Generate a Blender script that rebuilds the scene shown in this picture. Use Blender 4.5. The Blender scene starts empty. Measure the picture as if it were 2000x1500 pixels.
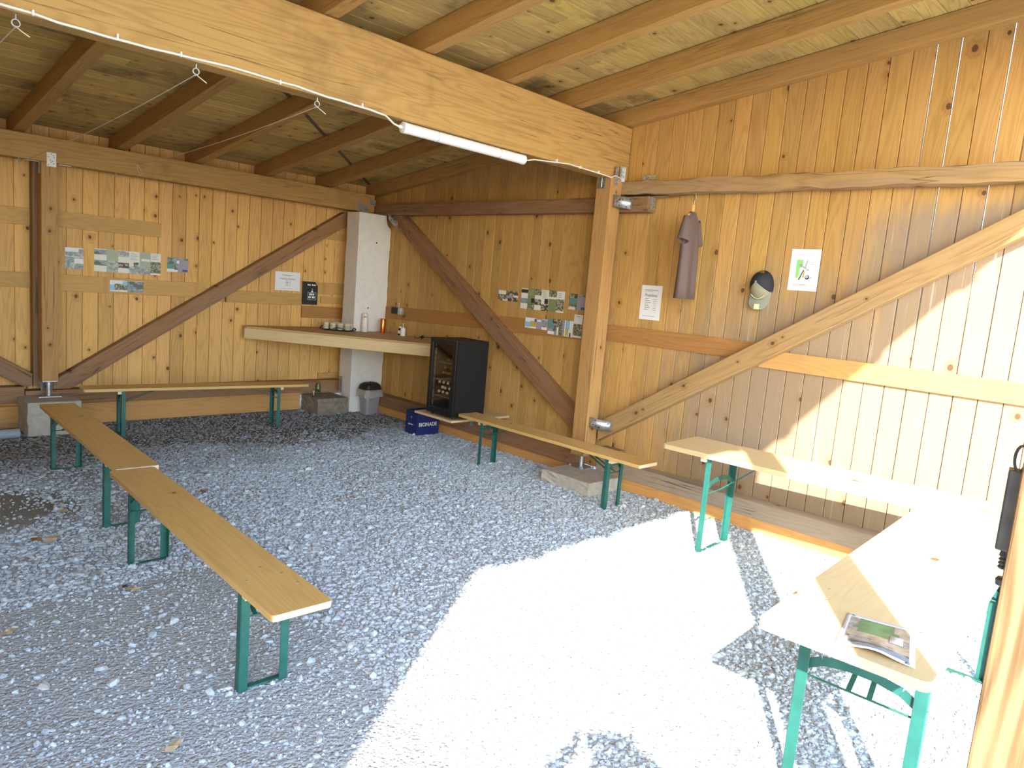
import bpy, bmesh, math, random
import numpy as np
from mathutils import Vector, Matrix, Euler
random.seed(7); np.random.seed(7)
scene = bpy.context.scene
COL = scene.collection
D = bpy.data

# ------------------------------------------------------------------ materials
def new_mat(name):
    m = D.materials.new(name); m.use_nodes = True
    nt = m.node_tree; nt.nodes.clear()
    out = nt.nodes.new('ShaderNodeOutputMaterial')
    b = nt.nodes.new('ShaderNodeBsdfPrincipled')
    nt.links.new(b.outputs[0], out.inputs[0])
    return m, nt, b

class G:
    """tiny node-graph helper"""
    def __init__(s, nt): s.nt = nt
    def n(s, t, **kw):
        nd = s.nt.nodes.new(t)
        for k, v in kw.items(): setattr(nd, k, v)
        return nd
    def put(s, sock, v):
        if v is None: return
        if hasattr(v, 'node'): s.nt.links.new(v, sock)
        else: sock.default_value = v
    def math(s, op, a, b=None, c=None, clamp=False):
        nd = s.n('ShaderNodeMath', operation=op, use_clamp=clamp)
        for i, v in enumerate((a, b, c)): s.put(nd.inputs[i], v)
        return nd.outputs[0]
    def vmath(s, op, a, b=None):
        nd = s.n('ShaderNodeVectorMath', operation=op)
        s.put(nd.inputs[0], a); s.put(nd.inputs[1], b)
        return nd.outputs[0]
    def mix(s, f, a, b, mode='MIX'):
        nd = s.n('ShaderNodeMix', data_type='RGBA', blend_type=mode)
        s.put(nd.inputs[0], f); s.put(nd.inputs[6], a); s.put(nd.inputs[7], b)
        return nd.outputs[2]
    def noise(s, vec, scale, detail=3, rough=.55, dims='3D'):
        nd = s.n('ShaderNodeTexNoise', noise_dimensions=dims)
        s.put(nd.inputs['Vector'], vec); nd.inputs['Scale'].default_value = scale
        nd.inputs['Detail'].default_value = detail; nd.inputs['Roughness'].default_value = rough
        return nd.outputs[0]
    def vor(s, vec, scale, feature='F1', dims='3D', rnd=1.0):
        nd = s.n('ShaderNodeTexVoronoi', feature=feature, voronoi_dimensions=dims)
        s.put(nd.inputs['Vector'], vec); nd.inputs['Scale'].default_value = scale
        nd.inputs['Randomness'].default_value = rnd
        return nd
    def ramp(s, f, lo, hi, smooth=True):
        nd = s.n('ShaderNodeMapRange'); nd.clamp = True
        nd.interpolation_type = 'SMOOTHSTEP' if smooth else 'LINEAR'
        s.put(nd.inputs[0], f); s.put(nd.inputs[1], lo); s.put(nd.inputs[2], hi)
        return nd.outputs[0]
    def attr(s, name, out=1):
        nd = s.n('ShaderNodeAttribute', attribute_name=name)
        return nd.outputs[out]
    def bump(s, h, dist, strength=1.0):
        nd = s.n('ShaderNodeBump'); nd.inputs['Strength'].default_value = strength
        nd.inputs['Distance'].default_value = dist; s.put(nd.inputs['Height'], h)
        return nd.outputs[0]

def c4(c): return (c[0], c[1], c[2], 1.0)
def srgb(r, g, b):
    f = lambda v: (v/255/12.92 if v/255 <= .04045 else ((v/255+.055)/1.055)**2.4)
    return (f(r), f(g), f(b))

def plain(name, col, rough=.6, metal=0.0, bump=0.0, bscale=60, var=.0, spec=None):
    m, nt, b = new_mat(name); g = G(nt)
    geo = g.n('ShaderNodeNewGeometry').outputs['Position']
    c = c4(col)
    if var:
        f = g.noise(geo, bscale*.4, 4)
        c = g.mix(g.ramp(f, .3, .7), c4([x*(1-var) for x in col]), c4([min(1, x*(1+var)) for x in col]))
    g.put(b.inputs['Base Color'], c)
    b.inputs['Roughness'].default_value = rough; b.inputs['Metallic'].default_value = metal
    if spec is not None: b.inputs['Specular IOR Level'].default_value = spec
    if bump:
        g.put(b.inputs['Normal'], g.bump(g.noise(geo, bscale, 4), bump))
    return m

def wood(name, light, dark, knots=.2, knot_scale=6.0, tint=.16, rough=.62, stain=0.0, bleach=False,
         weather=0.0, grain=.35, cracks=0.0, spec=.3):
    """long grain along pc.y; pc and rnd are stored per board when the mesh is built"""
    m, nt, b = new_mat(name); g = G(nt)
    pc = g.attr('pc'); rnd = g.attr('rnd', 2)
    sep = g.n('ShaderNodeSeparateXYZ'); g.put(sep.inputs[0], pc)
    x, y, z = sep.outputs
    ro = g.math('MULTIPLY', rnd, 57.3)
    def vec(sx, sy, sz):
        cb = g.n('ShaderNodeCombineXYZ')
        g.put(cb.inputs[0], g.math('MULTIPLY_ADD', x, sx, ro)); g.put(cb.inputs[1], g.math('MULTIPLY_ADD', y, sy, ro))
        g.put(cb.inputs[2], g.math('MULTIPLY', z, sz)); return cb.outputs[0]
    # knots in cells
    kv = vec(knot_scale, knot_scale*.8, knot_scale*.15)
    kn = g.vor(kv, 1.0, dims='2D')
    kd = kn.outputs['Distance']; kc = kn.outputs['Color']
    ks = g.n('ShaderNodeSeparateColor'); g.put(ks.inputs[0], kc)
    has = g.math('LESS_THAN', ks.outputs[0], knots)
    kr = g.math('MULTIPLY_ADD', ks.outputs[1], .07, .045)
    near = g.math('MULTIPLY', g.math('SUBTRACT', 1.0, g.ramp(kd, kr, g.math('MULTIPLY', kr, 3.6))), has)
    core = g.math('MULTIPLY', g.math('SUBTRACT', 1.0, g.ramp(kd, g.math('MULTIPLY', kr, .72), kr)), has)
    # growth rings: contour lines of a stretched noise, bent round the knots
    lowf = g.noise(vec(7, .55, 7), 1.0, 2, .4)
    bent = g.math('MULTIPLY_ADD', near, .09, lowf)
    ring = g.math('SINE', g.math('MULTIPLY', bent, 95.0))
    ring = g.math('MULTIPLY_ADD', ring, .5, .5)
    ring = g.math('POWER', ring, 2.2)
    fine = g.noise(vec(130, 3.0, 130), 1.0, 3, .6)
    patch = g.noise(vec(4, .9, 4), 1.0, 3, .5)
    f = g.math('MULTIPLY_ADD', ring, grain*.75, g.math('MULTIPLY', g.math('SUBTRACT', fine, .45), grain*1.1))
    f = g.math('ADD', f, g.math('MULTIPLY', g.math('SUBTRACT', patch, .5), .55), clamp=True)
    col = g.mix(f, c4(light), c4(dark))
    # per board tint
    wn = g.n('ShaderNodeTexWhiteNoise', noise_dimensions='1D'); g.put(wn.inputs['W'], ro)
    v = g.math('MULTIPLY_ADD', wn.outputs[0], 2*tint, 1-tint)
    col = g.mix(1.0, col, g.n('ShaderNodeCombineColor').outputs[0], 'MULTIPLY')
    cc = [n for n in nt.nodes if n.type == 'COMBINE_COLOR'][-1]
    ws = g.n('ShaderNodeSeparateColor'); g.put(ws.inputs[0], wn.outputs[1])
    g.put(cc.inputs[0], v)
    g.put(cc.inputs[1], g.math('MULTIPLY', v, g.math('MULTIPLY_ADD', ws.outputs[1], tint*.30, 1-tint*.15)))
    g.put(cc.inputs[2], g.math('MULTIPLY', v, g.math('MULTIPLY_ADD', ws.outputs[2], tint*1.2, 1-tint*.6)))
    geo = g.n('ShaderNodeNewGeometry').outputs['Position']
    if stain:
        st = g.ramp(g.noise(geo, 2.3, 4, .65), .52, .72)
        col = g.mix(g.math('MULTIPLY', st, stain), col, c4([dark[0]*.5, dark[1]*.55, dark[2]*.8]))
    if weather:
        wz = g.ramp(g.noise(vec(9, .8, 9), 1.0, 4, .65), .38, .68)
        col = g.mix(g.math('MULTIPLY', wz, weather), col, (.30, .26, .22, 1))
    if bleach:
        # sun-bleached, greyed boards towards the open front and low on the wall
        sp = g.n('ShaderNodeSeparateXYZ'); g.put(sp.inputs[0], geo)
        yy = g.math('MULTIPLY', sp.outputs[1], -1.0)
        a = g.ramp(yy, 3.5, 6.4); lowz = g.math('SUBTRACT', 1.0, g.ramp(sp.outputs[2], .9, 2.9))
        bl = g.math('MULTIPLY', a, lowz)
        bl2 = g.math('MULTIPLY', g.ramp(yy, 5.6, 7.0), g.math('SUBTRACT', 1.0, g.ramp(sp.outputs[2], 2.3, 2.75)))
        bl = g.math('MAXIMUM', bl, bl2)
        jag = g.noise(vec(10, 1.1, 10), 1.0, 4, .65)
        bl = g.ramp(g.math('MULTIPLY_ADD', g.math('SUBTRACT', jag, .5), .9, bl), .15, .75)
        col = g.mix(g.math('MULTIPLY', bl, .8), col, (.285, .222, .160, 1))
        streak = g.ramp(g.noise(vec(30, .9, 30), 1.0, 4, .6), .60, .68)
        col = g.mix(g.math('MULTIPLY', g.math('MULTIPLY', streak, bl), .75), col, (.47, .395, .305, 1))
    col = g.mix(g.math('MULTIPLY', near, .35), col, c4([dark[0]*.85, dark[1]*.7, dark[2]*.6]))
    col = g.mix(g.math('MULTIPLY', core, .85), col, (.085, .035, .017, 1))
    h = g.math('MULTIPLY_ADD', f, -.5, g.math('MULTIPLY', core, -.3))
    if cracks:
        ck = g.ramp(g.math('ABSOLUTE', g.math('SUBTRACT', g.noise(vec(13, .35, 13), 1.0, 3, .5), .5)), 0.0, .011)
        hide = g.ramp(g.noise(vec(3, 1.2, 3), 1.0, 2), .46, .54)
        ck = g.math('MAXIMUM', ck, hide)
        col = g.mix(g.math('MULTIPLY', g.math('SUBTRACT', 1.0, ck), cracks), col, (.05, .03, .02, 1))
        h = g.math('ADD', h, ck)
    g.put(b.inputs['Base Color'], col)
    b.inputs['Roughness'].default_value = rough
    b.inputs['Specular IOR Level'].default_value = spec
    g.put(b.inputs['Normal'], g.bump(h, .0016, .7))
    return m

M = {}
M['plank'] = wood('plank_pine', (.72, .42, .143), (.46, .222, .060), knots=.30, knot_scale=6.0, tint=.14, grain=.45)
M['plank_right'] = wood('plank_pine_bleached', (.53, .315, .100), (.315, .158, .045), knots=.20, knot_scale=5.0, tint=.15, bleach=True, grain=.45)
M['ceil'] = wood('roof_boards', (.56, .385, .125), (.30, .18, .05), knots=.28, knot_scale=6, tint=.22, stain=.75, grain=.5)
M['beam'] = wood('beam_spruce', (.475, .285, .092), (.28, .145, .04), knots=.24, knot_scale=4.5, tint=.05, cracks=.6, grain=.5, stain=.35)
M['rafter'] = wood('rafter_spruce', (.47, .27, .083), (.29, .145, .04), knots=.2, knot_scale=4.5, tint=.08, cracks=.4, grain=.45)
M['post'] = wood('post_spruce', (.46, .26, .095), (.29, .145, .046), knots=.2, knot_scale=6, tint=.06, cracks=.5, grain=.45)
M['post_sun'] = wood('post_weathered', (.30, .19, .09), (.095, .052, .02), knots=.15, knot_scale=5, tint=.05, cracks=.7, grain=.9)
M['dark'] = wood('weathered_timber', (.30, .155, .07), (.135, .068, .033), knots=.1, tint=.12, weather=.28, cracks=.7)
M['brace'] = wood('brace_timber', (.31, .155, .067), (.165, .078, .034), knots=.12, tint=.14, weather=.25, cracks=.7, grain=.45)
M['brace_front'] = wood('brace_timber_pale', (.42, .26, .10), (.25, .14, .05), knots=.22, tint=.05, weather=.22, cracks=.4, grain=.45)
M['rail'] = wood('rough_rail', (.42, .255, .10), (.22, .12, .048), knots=.25, tint=.05, weather=.35, cracks=.7, grain=.5)
M['sill'] = wood('grey_sill', (.40, .31, .22), (.25, .185, .13), knots=.1, tint=.05, weather=.5, cracks=.7)
M['kick'] = wood('kick_board', (.62, .33, .11), (.42, .195, .058), knots=.12, tint=.08, grain=.4)
M['band'] = wood('band_board', (.58, .34, .115), (.40, .20, .06), knots=.15, tint=.1)
M['band_red'] = wood('band_board_reddish', (.42, .205, .065), (.27, .12, .036), knots=.15, tint=.06, grain=.45)
M['fascia'] = wood('shelf_pine', (.72, .55, .31), (.55, .36, .16), knots=.2, knot_scale=5, tint=.05)
M['shelf'] = wood('shelf_top', (.55, .35, .15), (.38, .22, .085), knots=.12, tint=.05)
M['bench'] = wood('bench_varnish', (.68, .455, .165), (.50, .30, .085), knots=.1, knot_scale=4, tint=.05, rough=.42, grain=.4, spec=.4)
M['bench_end'] = wood('bench_endgrain', (.75, .62, .42), (.62, .47, .29), knots=0, tint=.03)
M['table'] = wood('table_varnish', (.70, .555, .29), (.57, .41, .185), knots=.14, knot_scale=4, tint=.05, rough=.42, grain=.35, spec=.4)
M['ply'] = wood('ply_board', (.68, .50, .30), (.55, .37, .2), knots=.1, tint=.04)
M['hanger'] = plain('hanger_wood', (.66, .42, .13), .5)
M['green'] = plain('green_paint', (.017, .115, .092), .42, var=.15, bscale=25)
M['zinc'] = plain('galvanised_steel', (.52, .54, .55), .42, .85, var=.2, bscale=90)
M['steel_dark'] = plain('dark_steel', (.16, .17, .18), .45, .7, var=.15)
M['strap'] = plain('rusty_strap', (.10, .075, .05), .6)
M['concrete'] = plain('concrete', (.44, .415, .355), .9, bump=.003, bscale=45, var=.10)
M['concrete_dirty'] = plain('earthy_concrete', (.235, .195, .15), .92, bump=.004, bscale=40, var=.2)
M['plaster'] = plain('white_plaster', (.74, .71, .66), .85, bump=.0012, bscale=30, var=.04)
M['hole'] = plain('dark_hole', (.03, .025, .02), .9)
M['white_pl'] = plain('white_plastic', (.82, .82, .80), .35)
M['cable'] = plain('cable_white', (.75, .72, .64), .5)
M['string'] = plain('string_pale', (.66, .58, .46), .8)
M['black'] = plain('black_enamel', (.014, .0135, .013), .5, spec=.25)
M['black_m'] = plain('black_matt', (.017, .017, .018), .55)
M['glass_frame'] = plain('black_gloss', (.010, .011, .013), .25)
M['inside'] = plain('fridge_inside', (.16, .13, .11), .6)
M['bluecrate'] = plain('blue_crate', (.012, .028, .15), .42)
M['white'] = plain('white_print', (.85, .85, .84), .6)
M['paper'] = plain('paper_white', (.80, .80, .81), .75)
M['paper_cream'] = plain('paper_cream', (.78, .76, .66), .7)
M['ink'] = plain('ink_grey', (.17, .17, .19), .7)
M['ink_lt'] = plain('ink_pale', (.40, .41, .44), .7)
M['sage'] = plain('sage_print', (.22, .27, .115), .6)
M['sage_lt'] = plain('sage_pale_print', (.40, .45, .33), .6)
M['teal'] = plain('teal_print', (.13, .30, .28), .6)
M['skyblue'] = plain('blue_print', (.28, .55, .72), .6)
M['navy'] = plain('navy_print', (.06, .10, .30), .6)
M['mauve'] = plain('mauve_print', (.36, .31, .36), .6)
M['yellow'] = plain('yellow_print', (.52, .42, .10), .6)
M['brightgreen'] = plain('green_print', (.28, .62, .22), .6)
M['darkprint'] = plain('dark_print', (.045, .035, .03), .6)
M['grass'] = plain('grass_print', (.06, .235, .10), .3, var=.25)
M['field'] = plain('straw_print', (.42, .36, .26), .3, var=.3)
M['binsteel'] = plain('silver_plastic', (.40, .40, .44), .33, .35)
M['shirt'] = plain('brown_cotton', (.135, .09, .075), .9, bump=.001, bscale=300)
M['capblack'] = plain('black_mesh', (.016, .016, .02), .75)
M['capolive'] = plain('olive_cotton', (.27, .255, .165), .85)
M['capvisor'] = plain('grey_green_cotton', (.29, .30, .235), .85)
M['sticker'] = plain('cream_sticker', (.74, .70, .42), .6)
M['copper'] = plain('copper', (.80, .25, .07), .28, .9)
M['flask'] = plain('cream_enamel', (.74, .68, .60), .4)
M['mug'] = plain('cream_mug', (.62, .57, .41), .35)
M['mugband'] = plain('mug_band', (.30, .25, .15), .4)
M['jarglass'] = plain('brown_jar', (.03, .015, .012), .15)
M['bottle'] = plain('brown_bottle', (.06, .022, .01), .15)
M['capcopper'] = plain('copper_caps', (.60, .30, .17), .3, .7)
M['leaf'] = plain('dry_leaf', (.34, .17, .07), .8, var=.3)
M['straw'] = plain('dry_straw', (.62, .52, .33), .8)
M['skin'] = plain('skin', (.55, .33, .24), .55)
M['cloth'] = plain('dark_jacket', (.05, .06, .085), .85)
M['jeans'] = plain('denim', (.06, .09, .16), .85)
M['hair'] = plain('brown_hair', (.06, .035, .02), .6)
M['pipe'] = plain('grey_pipe', (.30, .36, .40), .5)
def photo(name, cols, scale):
    m, nt, b = new_mat(name); g = G(nt)
    geo = g.n('ShaderNodeNewGeometry').outputs['Position']
    f = g.noise(geo, scale, 4, .7); v = g.vor(geo, scale*.9).outputs['Color']
    vs = g.n('ShaderNodeSeparateColor'); g.put(vs.inputs[0], v)
    c = g.mix(g.ramp(f, .4, .6), c4(cols[0]), c4(cols[1]))
    c = g.mix(g.math('GREATER_THAN', vs.outputs[0], .72), c, c4(cols[2]))
    g.put(b.inputs['Base Color'], c); b.inputs['Roughness'].default_value = .5
    return m
M['ph_green'] = photo('photo_leaves', [(.05, .06, .03), (.24, .26, .13), (.45, .41, .33)], 85)
M['ph_grey'] = photo('photo_faded', [(.22, .25, .26), (.38, .41, .40), (.52, .52, .47)], 45)
M['ph_dark'] = photo('photo_dark', [(.05, .035, .025), (.15, .10, .07), (.45, .40, .33)], 60)
M['ph_sky'] = photo('photo_sky', [(.20, .26, .34), (.34, .37, .38), (.12, .14, .10)], 28)
M['ph_aerial'] = photo('photo_hillside', [(.26, .25, .19), (.46, .42, .36), (.20, .18, .17)], 30)

# bag film and fridge glass
def film(name, col, alpha, rough):
    m, nt, b = new_mat(name); g = G(nt)
    out = [n for n in nt.nodes if n.type == 'OUTPUT_MATERIAL'][0]
    tr = g.n('ShaderNodeBsdfTransparent'); tr.inputs[0].default_value = (.93, .9, .88, 1)
    mx = g.n('ShaderNodeMixShader'); mx.inputs[0].default_value = alpha
    b.inputs['Base Color'].default_value = c4(col); b.inputs['Roughness'].default_value = rough
    nt.links.new(tr.outputs[0], mx.inputs[1]); nt.links.new(b.outputs[0], mx.inputs[2]); nt.links.new(mx.outputs[0], out.inputs[0])
    return m
M['bag'] = film('clear_bag', (.62, .60, .56), .45, .25)
def glass(name, tint, refl):
    m = D.materials.new(name); m.use_nodes = True; nt = m.node_tree; nt.nodes.clear(); g = G(nt)
    out = g.n('ShaderNodeOutputMaterial'); tr = g.n('ShaderNodeBsdfTransparent'); gl = g.n('ShaderNodeBsdfGlossy')
    tr.inputs[0].default_value = c4(tint); gl.inputs['Roughness'].default_value = .03
    fr = g.n('ShaderNodeFresnel'); fr.inputs[0].default_value = refl
    bf = g.n('ShaderNodeNewGeometry').outputs['Backfacing']
    mx = g.n('ShaderNodeMixShader'); g.put(mx.inputs[0], g.math('MULTIPLY', fr.outputs[0], g.math('SUBTRACT', 1.0, bf)))
    nt.links.new(tr.outputs[0], mx.inputs[1]); nt.links.new(gl.outputs[0], mx.inputs[2]); nt.links.new(mx.outputs[0], out.inputs[0])
    return m
M['pane'] = glass('fridge_glass', (.86, .82, .79), 2.0)
M['clearglass'] = glass('clear_green_glass', (.74, .85, .76), 1.6)

# gravel ground + stones
def gravel_mats():
    m, nt, b = new_mat('gravel_bed'); g = G(nt)
    geo = g.n('ShaderNodeNewGeometry').outputs['Position']
    wob = g.vmath('ADD', geo, g.vmath('MULTIPLY', g.n('ShaderNodeTexNoise').outputs['Color'], (.012, .012, .012)))
    v1 = g.vor(geo, 55); v2 = g.vor(geo, 120)
    s1 = g.n('ShaderNodeSeparateColor'); g.put(s1.inputs[0], v1.outputs['Color'])
    s2 = g.n('ShaderNodeSeparateColor'); g.put(s2.inputs[0], v2.outputs['Color'])
    val = g.math('MULTIPLY_ADD', s1.outputs[0], .5, g.math('MULTIPLY', s2.outputs[0], .5))
    col = g.mix(val, (.415, .475, .52, 1), (.56, .635, .69, 1))
    edge = g.ramp(v2.outputs['Distance'], .25, .75)
    col = g.mix(g.math('MULTIPLY', edge, .45), col, (.31, .345, .37, 1))
    sp = g.n('ShaderNodeSeparateXYZ'); g.put(sp.inputs[0], geo)
    dn = g.noise(geo, 1.1, 5, .65)
    earth = g.ramp(g.math('MULTIPLY_ADD', g.math('SUBTRACT', dn, .5), 2.4, sp.outputs[1]), -2.3, -1.35)
    dx = g.math('POWER', g.math('MULTIPLY', g.math('ADD', sp.outputs[0], 4.75), .95), 2.0)
    dy = g.math('POWER', g.math('MULTIPLY', g.math('ADD', sp.outputs[1], 2.65), 1.25), 2.0)
    pt = g.ramp(g.math('MULTIPLY_ADD', g.math('SUBTRACT', dn, .5), 1.2, g.math('ADD', dx, dy)), .55, .25)
    ecol = g.mix(g.ramp(g.noise(geo, 4.0, 4), .4, .62), (.075, .062, .048, 1), (.155, .135, .105, 1))
    col = g.mix(g.math('MULTIPLY', earth, .9), col, ecol)
    col = g.mix(g.math('MULTIPLY', pt, .8), col, (.20, .185, .145, 1))
    dust = g.ramp(g.noise(geo, .8, 3), .5, .68)
    col = g.mix(g.math('MULTIPLY', dust, .3), col, (.56, .60, .62, 1))
    g.put(b.inputs['Base Color'], col); b.inputs['Roughness'].default_value = .9
    h = g.math('MULTIPLY_ADD', v1.outputs['Distance'], -1.0, g.math('MULTIPLY', v2.outputs['Distance'], -.5))
    g.put(b.inputs['Normal'], g.bump(h, .012, .8))
    m2, nt, b = new_mat('crushed_stone'); g = G(nt)
    r = g.attr('rnd', 2)
    wn = g.n('ShaderNodeTexWhiteNoise', noise_dimensions='1D'); g.put(wn.inputs['W'], g.math('MULTIPLY', r, 913.0))
    ws = g.n('ShaderNodeSeparateColor'); g.put(ws.inputs[0], wn.outputs[1])
    col = g.mix(wn.outputs[0], (.42, .485, .53, 1), (.615, .69, .745, 1))
    col = g.mix(g.math('MULTIPLY', g.math('GREATER_THAN', ws.outputs[1], .9), .45), col, (.46, .40, .31, 1))
    geo = g.n('ShaderNodeNewGeometry').outputs['Position']
    col = g.mix(g.math('MULTIPLY', g.ramp(g.noise(geo, 90, 3), .45, .7), .25), col, (.36, .40, .425, 1))
    sp = g.n('ShaderNodeSeparateXYZ'); g.put(sp.inputs[0], geo)
    dn = g.noise(geo, 1.1, 5, .65)
    earth = g.ramp(g.math('MULTIPLY_ADD', g.math('SUBTRACT', dn, .5), 2.4, sp.outputs[1]), -2.5, -1.1)
    col = g.mix(g.math('MULTIPLY', earth, .72), col, (.16, .145, .125, 1))
    g.put(b.inputs['Base Color'], col); b.inputs['Roughness'].default_value = .85
    return m, m2
M['gravel'], M['stone'] = gravel_mats()

# ------------------------------------------------------------------ mesh builder
class MB:
    def __init__(s):
        s.v = []; s.f = []; s.m = []; s.pc = []; s.r = []; s.sm = []
    def add(s, verts, faces, mat=0, pc=None, rnd=None, smooth=False, mtx=None):
        o = len(s.v); rnd = random.random() if rnd is None else rnd
        for i, p in enumerate(verts):
            p = Vector(p)
            s.pc.append(tuple(pc[i]) if pc else tuple(p))
            if mtx is not None: p = mtx @ p
            s.v.append(tuple(p)); s.r.append(rnd)
        for f in faces:
            s.f.append(tuple(i+o for i in f)); s.m.append(mat); s.sm.append(smooth)
        return s
    def box(s, x0, x1, y0, y1, z0, z1, along='x', mat=0, rnd=None, mtx=None, endmat=None):
        vs = [(x, y, z) for x in (x0, x1) for y in (y0, y1) for z in (z0, z1)]
        fs = [(0, 1, 3, 2), (4, 6, 7, 5), (0, 4, 5, 1), (2, 3, 7, 6), (0, 2, 6, 4), (1, 5, 7, 3)]
        cx, cy, cz = x0, y0, z0
        if along == 'x': pc = [(p[1]-cy, p[0]-cx, p[2]-cz) for p in vs]
        elif along == 'y': pc = [(p[0]-cx, p[1]-cy, p[2]-cz) for p in vs]
        else: pc = [(p[0]-cx, p[2]-cz, p[1]-cy) for p in vs]
        s.add(vs, fs, mat, pc, rnd, mtx=mtx)
        if endmat is not None:
            k = {'x': (0, 1), 'y': (2, 3), 'z': (4, 5)}[along]
            for q in k: s.m[len(s.m)-6+q] = endmat
        return s
    def bar(s, p0, p1, w, h, up=(0, 0, 1), mat=0, rnd=None, sa=0.0):
        """rectangular bar from p0 to p1; w sideways, h along 'up'"""
        p0 = Vector(p0); p1 = Vector(p1); d = p1-p0; L = d.length; d.normalize()
        sd = d.cross(Vector(up)).normalized(); u = sd.cross(d).normalized()
        mt = Matrix((sd, d, u)).transposed().to_4x4(); mt.translation = p0
        return s.box(-w/2, w/2, 0, L, -h/2, h/2, 'y', mat, rnd, mt)
    def prism(s, outline, z0, z1, mat=0, rnd=None, mtx=None, along='x', sidemat=None, smooth=False):
        n = len(outline)
        vs = [(x, y, z0) for x, y in outline]+[(x, y, z1) for x, y in outline]
        fs = [tuple(range(n-1, -1, -1)), tuple(range(n, 2*n))]
        pc = [(p[1], p[0], p[2]) if along == 'x' else p for p in vs]
        s.add(vs, fs, mat, pc, rnd, mtx=mtx)
        o = len(s.v)-2*n
        for i in range(n):
            j = (i+1) % n
            s.f.append((o+i, o+j, o+n+j, o+n+i)); s.m.append(mat if sidemat is None else sidemat); s.sm.append(smooth)
        return s
    def lathe(s, prof, n=24, mat=0, mtx=None, smooth=True, cap=True):
        vs = []; fs = []
        for r, z in prof:
            for i in range(n):
                a = 2*math.pi*i/n; vs.append((r*math.cos(a), r*math.sin(a), z))
        for k in range(len(prof)-1):
            for i in range(n):
                j = (i+1) % n
                fs.append((k*n+i, k*n+j, (k+1)*n+j, (k+1)*n+i))
        if cap:
            fs.append(tuple(range(n-1, -1, -1))); fs.append(tuple((len(prof)-1)*n+i for i in range(n)))
        return s.add(vs, fs, mat, smooth=smooth, mtx=mtx)
    def tube(s, pts, r, n=8, mat=0, closed=False, mtx=None):
        pts = [Vector(p) for p in pts]; N = len(pts); vs = []; fs = []
        prev = None
        for i in range(N):
            if closed: t = pts[(i+1) % N]-pts[i-1]
            else: t = pts[min(i+1, N-1)]-pts[max(i-1, 0)]
            t.normalize()
            if prev is None:
                a = Vector((0, 0, 1)) if abs(t.z) < .9 else Vector((1, 0, 0))
                u = t.cross(a).normalized()
            else: u = (prev-t*prev.dot(t)).normalized()
            prev = u; w = t.cross(u)
            rr = r[i] if isinstance(r, (list, tuple)) else r
            for k in range(n):
                a = 2*math.pi*k/n; vs.append(pts[i]+(u*math.cos(a)+w*math.sin(a))*rr)
        rng = N if closed else N-1
        for i in range(rng):
            i2 = (i+1) % N
            for k in range(n):
                k2 = (k+1) % n; fs.append((i*n+k, i*n+k2, i2*n+k2, i2*n+k))
        if not closed:
            fs.append(tuple(range(n-1, -1, -1))); fs.append(tuple((N-1)*n+k for k in range(n)))
        return s.add(vs, fs, mat, smooth=True, mtx=mtx)
    def quad(s, p0, u, v, n, off, rect, mat):
        """patch on a sheet: rect=(u0,v0,u1,v1) in metres"""
        a, b, c, d = rect; p0 = Vector(p0); u = Vector(u); v = Vector(v); n = Vector(n)
        vs = [p0+u*x+v*y+n*off for x, y in ((a, b), (c, b), (c, d), (a, d))]
        return s.add(vs, [(0, 1, 2, 3)], mat)
    def text(s, body, size, mtx, mat=0, extrude=.0, align='CENTER'):
        cu = D.curves.new('t', 'FONT'); cu.body = body; cu.size = size; cu.align_x = align; cu.align_y = 'CENTER'
        cu.extrude = extrude; cu.offset = size*.012
        ob = D.objects.new('t', cu); COL.objects.link(ob)
        dg = bpy.context.evaluated_depsgraph_get()
        me = D.meshes.new_from_object(ob.evaluated_get(dg))
        vs = [tuple(v.co) for v in me.vertices]; fs = [tuple(p.vertices) for p in me.polygons]
        D.objects.remove(ob); D.curves.remove(cu); D.meshes.remove(me)
        return s.add(vs, fs, mat, mtx=mtx)
    def build(s, name, mats, parent=None, loc=None, bevel=0, seg=2, angle=35, solid=0):
        if isinstance(mats, str): mats = [mats]
        me = D.meshes.new(name)
        vs = np.array(s.v, float)
        if parent is not None and parent.type == 'EMPTY' or parent is not None:
            off = np.array([0., 0., 0.]); o = parent
            if parent.get('_world'):
                off = np.array(parent['_world'])
            vs = vs-off
        elif loc is None:
            loc = ((vs[:, 0].min()+vs[:, 0].max())/2, (vs[:, 1].min()+vs[:, 1].max())/2, vs[:, 2].min())
            vs = vs-np.array(loc)
        me.from_pydata([tuple(v) for v in vs], [], s.f)
        for k in mats: me.materials.append(M[k])
        me.polygons.foreach_set('material_index', s.m)
        me.polygons.foreach_set('use_smooth', s.sm)
        a = me.attributes.new('pc', 'FLOAT_VECTOR', 'POINT'); a.data.foreach_set('vector', np.array(s.pc, float).ravel())
        a = me.attributes.new('rnd', 'FLOAT', 'POINT'); a.data.foreach_set('value', s.r)
        bm = bmesh.new(); bm.from_mesh(me); bmesh.ops.recalc_face_normals(bm, faces=bm.faces); bm.to_mesh(me); bm.free()
        if any(s.sm): me.set_sharp_from_angle(angle=math.radians(angle))
        ob = D.objects.new(name, me); COL.objects.link(ob)
        if parent is not None: ob.parent = parent
        else: ob.location = loc
        if bevel:
            md = ob.modifiers.new('bevel', 'BEVEL'); md.width = bevel; md.segments = seg; md.limit_method = 'ANGLE'
            md.angle_limit = math.radians(40); md.harden_normals = False
        if solid:
            md = ob.modifiers.new('solid', 'SOLIDIFY'); md.thickness = solid; md.offset = 0
        return ob

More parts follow.
